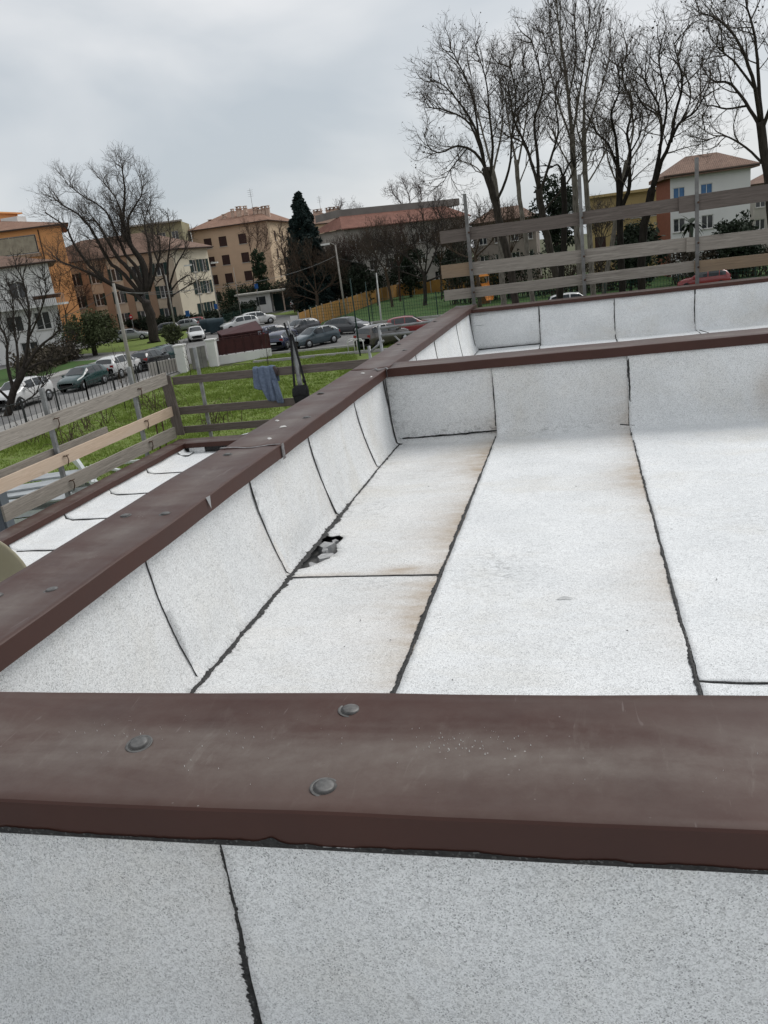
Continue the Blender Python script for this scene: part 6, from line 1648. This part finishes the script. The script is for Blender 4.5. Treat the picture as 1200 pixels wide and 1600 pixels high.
# ivy-clad trunks, cypress, evergreens, shrubs, hedges: leaf-sized faces
def leaf_mat(name, a, b):
    m, t, bs = base_mat(name, 0.75, 0.25)
    n = noise_n(t, 1.3, 5, 0.75, coords(t)); n2 = noise_n(t, 9, 2, 0.6, coords(t))
    c = ramp_n(t, n.outputs[0], 0.35, 0.65, a, b).outputs[0]
    c = mix_n(t, math_n(t, 'MULTIPLY', n2.outputs[0], 0.5), c, tuple(q*0.5 for q in a))
    L(t, c, bs.inputs['Base Color']); return m
LF_CYP = leaf_mat('cypress_leaf', (0.014, 0.028, 0.026), (0.026, 0.046, 0.040))
LF_DARK = leaf_mat('dark_evergreen_leaf', (0.018, 0.028, 0.016), (0.035, 0.05, 0.028))
LF_OLIVE = leaf_mat('olive_green_leaf', (0.045, 0.058, 0.022), (0.09, 0.105, 0.045))
LF_IVY = leaf_mat('ivy_leaf', (0.014, 0.032, 0.014), (0.03, 0.055, 0.024))
LF_BRUSH = leaf_mat('dry_brush', (0.06, 0.048, 0.034), (0.10, 0.08, 0.055))
def leaves(mb, clumps, n, size):
    for _ in range(n):
        c, r_ = random.choice(clumps)
        d = Vector((random.gauss(0, 1), random.gauss(0, 1), random.gauss(0, 1))).normalized() * (r_ * random.random() ** 0.45)
        p = c + d; a = Vector((jit(1), jit(1), jit(1))).normalized(); b = a.orthogonal(); b.rotate(Matrix.Rotation(jit(3), 3, a)); s = size * random.uniform(.6, 1.3)
        b *= s; c2 = a.cross(b).normalized() * s * 0.55
        mb.add([p - b, p + c2, p + b, p - c2], [(0,1,2,3)])
def evergreen(name, label, base, height, width, mat, n=2500, size=0.14, shape='cone', cat='tree', z0=0.0, group=None):
    root = empty(name, base); tag(root, label, cat, group)
    cl = []
    for k in range(260 if shape == 'cone' else 110):
        t = random.random()
        if shape == 'cone':
            w_ = width/2 * (min(1, (1.02-t)*1.5) ** 0.85) * (0.6 + 0.4*min(1, t*6)); a = random.uniform(0, 2*PI); rr = w_ * random.random() ** 0.4
            cl.append((Vector((rr*math.cos(a), rr*math.sin(a), z0 + (height - z0)*t)), max(0.3, width*0.13) * (1.1 - 0.6*t)))
        elif shape == 'ball':
            d = Vector((random.gauss(0,1), random.gauss(0,1), random.gauss(0,1))).normalized() * random.random() ** 0.4
            cl.append((Vector((d.x*width/2, d.y*width/2, z0 + (height - z0)*(0.5 + d.z*0.47))), width*random.uniform(.10, .2)))
        elif shape == 'column':
            a = random.uniform(0, 2*PI); cl.append((Vector((width/2*.6*math.cos(a), width/2*.6*math.sin(a), z0 + (height-z0)*t)), width*.3))
    mb = MB(); leaves(mb, cl, n, size); mb.build('crown', mat, root)
    MB().tube([(0,0,-.1), (jit(.1), jit(.1), height*.5), (jit(.1), jit(.1), height*.88)], [max(.08, width*.05), width*.035+.03, .02], 7).build('trunk', BK_DARK, root)
    return root
b = gnd(486, 487); t_ = at(474, 303, b.y); evergreen('cypress', 'tall dark cypress tree beside the tan corner block', Vector((b.x+.5, b.y, 0)), t_.z, 6.4, LF_CYP, 30000, 0.19)
b = at(874, 440, 96); t_ = at(874, 264, 96); evergreen('evergreen_tree', 'rounded dark evergreen behind the plane trunks', Vector((b.x, b.y, 0)), t_.z, 5.0, LF_DARK, 5500, 0.17, 'ball', z0=3.5)
b = gnd(132, 560); evergreen('evergreen_bush', 'rounded olive green bush beside the street in front of the orange block', Vector((b.x, b.y+2, 0)), 4.3, 5.6, LF_OLIVE, 6000, 0.13, 'ball', 'bush', 0.7)
b = gnd(272, 542); evergreen('evergreen_bush', 'small olive bush behind the white hatchback', b, 2.4, 2.0, LF_OLIVE, 1800, 0.11, 'ball', 'bush', .1)
for (px, py, Yq, top, wd, lb, mt) in ((545, 470, 112, 398, 4.8, 'dark evergreen behind the curved street lamp', LF_DARK), (1000, 430, 80, 342, 4.0, 'dark evergreen right of the double-stemmed tree', LF_DARK), (985, 420, 84, 350, 3.0, 'dark evergreen in front of the yellow house', LF_IVY), (566, 470, 110, 412, 4.0, 'dark evergreen next to the slim white pole', LF_DARK), (712, 440, 112, 372, 5.0, 'dark evergreen behind the end of the right rail', LF_DARK), (640, 440, 118, 380, 5.0, 'dark evergreen in front of the grey block windows', LF_DARK), (1150, 400, 84, 330, 4.2, 'dark evergreen beside the white house', LF_DARK)):
    b = at(px, py, Yq); t_ = at(px, top, Yq); evergreen('evergreen_tree', lb, Vector((b.x, b.y, 0)), t_.z, wd, mt, 4200, 0.17, 'ball', z0=0.5)
for k, (px, py, tx, ty) in enumerate(((409, 470, 398, 392), (418, 472, 410, 396))):
    b = at(px, py, 132); b.z = 0; t_ = at(tx, ty, 132); evergreen('ivy_tree', ['ivy-clad trunk before the tan wall, taller of a pair', 'ivy-clad trunk before the tan wall, leaning toward its taller twin'][k], b, t_.z, 1.5, LF_IVY, 2600, 0.15, 'column', z0=0.2)
for (x0, y0, x1, y1, h, wd, lb, mt, nn) in ((286, 516, 372, 500, 2.0, 1.6, 'clipped dark hedge in front of the cream gable', LF_DARK, 6000), (372, 497, 400, 492, 2.2, 1.8, 'clipped dark hedge beside the kiosk', LF_DARK, 2500), (345, 490, 400, 484, 5.0, 3.0, 'tall green shrubs at the foot of the tan block', LF_IVY, 4500), (420, 482, 462, 478, 4.6, 3.0, 'green shrubs right of the kiosk canopy', LF_IVY, 3500),
   (440, 482, 545, 480, 4.2, 2.5, 'brown brushwood along the far side of the road', LF_BRUSH, 5000), (528, 478, 620, 462, 4.6, 3.0, 'dark undergrowth behind the orange fence', LF_DARK, 7000), (600, 455, 740, 442, 5.5, 3.0, 'dark undergrowth at the back of the park', LF_DARK, 8000), (150, 522, 285, 512, 2.0, 1.6, 'dark hedge at the foot of the beige block', LF_DARK, 6000), (40, 590, 118, 560, 2.0, 2.2, 'scrubby brown hedge in front of the white house', LF_BRUSH, 5000)):
    a = gnd(x0, y0); b = gnd(x1, y1); d = b - a; root = empty('hedge' if 'hedge' in lb else 'shrub_bank', a); tag(root, lb, 'hedge' if 'hedge' in lb else 'shrubs')
    cl = [(d*random.random() + Vector((jit(wd*.35), jit(wd*.35), h*random.uniform(.12, .85) * (1 if 'clipped' in lb else random.uniform(.7, 1.15)))), wd*.28) for _ in range(120)]
    mb = MB(); leaves(mb, cl, nn, 0.14); mb.build('foliage', mt, root)
    sm = MB()
    for _ in range(int(d.length*1.2)):
        p = d*random.random(); sm.tube([p, p + Vector((jit(.3), jit(.3), h*.8))], .04, 4, cap=False)
    sm.build('stems', BK_DARK, root)['kind'] = 'stuff'
# dim bank of bare brush behind the right rail
for (x0, x1, Yq, top, lb) in ((700, 860, 92, 395, 'tangled brown brush behind the plane trunks'), (860, 1010, 88, 395, 'dark brush below the yellow house'), (1050, 1240, 86, 372, 'dark brush below the white house')):
    a = at(x0, 440, Yq); b = at(x1, 425, Yq); a.z = b.z = 0; h = at((x0+x1)/2, top, Yq).z; d = b - a; root = empty('shrub_bank', a); tag(root, lb, 'shrubs')
    cl = [(d*random.random() + Vector((jit(1), jit(1), h*random.uniform(.05, .9))), 0.9) for _ in range(90)]
    mb = MB(); leaves(mb, cl, 5500, 0.13); mb.build('foliage', random.choice((LF_BRUSH, LF_DARK)), root)
    sm = MB()
    for _ in range(90):
        p = d*random.random(); q = p + Vector((jit(.8), jit(.8), h*random.uniform(.5, 1.1))); sm.tube([p, (p+q)/2 + Vector((jit(.3), jit(.3), 0)), q], [.05, .035, .012], 4, cap=False)
    sm.build('stems', BK_BRN, root)['kind'] = 'stuff'
# palm by the white house
b = at(1080, 420, 90); t_ = at(1078, 345, 90); pm_ = empty('palm_tree', (b.x, b.y, 0)); tag(pm_, 'small palm in front of the white house wall', 'tree')
MB().tube([(0,0,-.1), (0,0,t_.z-0.4)], [.22, .18], 8).build('trunk', BK_GREY, pm_)
mb = MB()
for k in range(26):
    a = random.uniform(0, 2*PI); e = random.uniform(-.5, 1.2); d = Vector((math.cos(a)*math.cos(e), math.sin(a)*math.cos(e), math.sin(e))); p = Vector((0,0,t_.z-.3)); pr_ = p
    for s in range(7):
        d = (d + Vector((0,0,-.16))).normalized(); nx = pr_ + d*.24; sd = d.cross(Vector((0,0,1))).normalized()*(.22*(1-abs(s-2.5)/5))
        mb.add([pr_ - sd, pr_ + sd, nx + sd*.9, nx - sd*.9], [(0,1,2,3)]); pr_ = nx
mb.build('fronds', LF_DARK, pm_)
# whippy saplings and creepers beyond the left rail
for k, (px, py, h) in enumerate(((196, 640, 3.4), (205, 628, 3.0), (300, 600, 2.6), (420, 590, 2.8), (470, 592, 3.0))):
    b = gnd(px, py); root = empty('sapling', b); tag(root, ['whippy bare sapling beside the utility pole', 'second bare sapling close to the utility pole', 'thin bare sapling in front of the gate', 'thin bare sapling behind the jacket', 'thin bare sapling behind the bag post'][k], 'sapling')
    mb = MB(); pts = [Vector((0,0,-.05)), Vector((jit(.1), jit(.1), h*.4)), Vector((jit(.25), jit(.25), h))]
    mb.tube(pts, [.025, .018, .006], 5); mb.build('trunk', BK_DARK, root); m2 = MB(); sprout(m2, pts, [.02, .01], 0, dict(CFG, levels=2, dens=(4, 3, 2), len=(.7, .3, .2), r=(.009, .006, .005), rmin=.004), None); m2.build('crown', BK_BRN, root)

# brambles and creeper stems along the edge of the lawn
for k, (px, py, lb) in enumerate(((60, 690, 'bare bramble stems under the top plank near the small tree'), (150, 668, 'bare bramble stems between the two left rail posts'), (235, 640, 'tangled bramble stems beside the corner plank'), (120, 705, 'low bramble clump below the pale plank'), (250, 665, 'dry bramble clump behind the corner of the rails'), (345, 668, 'dry bramble clump near the white strips'))):
    b = gnd(px, py); root = empty('bramble', b); tag(root, lb, 'bramble'); mb = MB()
    for _ in range(22):
        a = random.uniform(0, 2*PI); l = random.uniform(0.5, 1.5); o = Vector((jit(.8), jit(.8), -.03)); h = random.uniform(.4, 1.3)
        e = Vector((math.cos(a)*l, math.sin(a)*l, 0))
        mb.tube([o, o + e*.3 + Vector((0, 0, h*.8)), o + e*.7 + Vector((jit(.1), jit(.1), h)), o + e + Vector((0, 0, h*.45))], [.014, .012, .009, .005], 4, cap=False)
    mb.build('stems', BK_BRN, root)['kind'] = 'stuff'
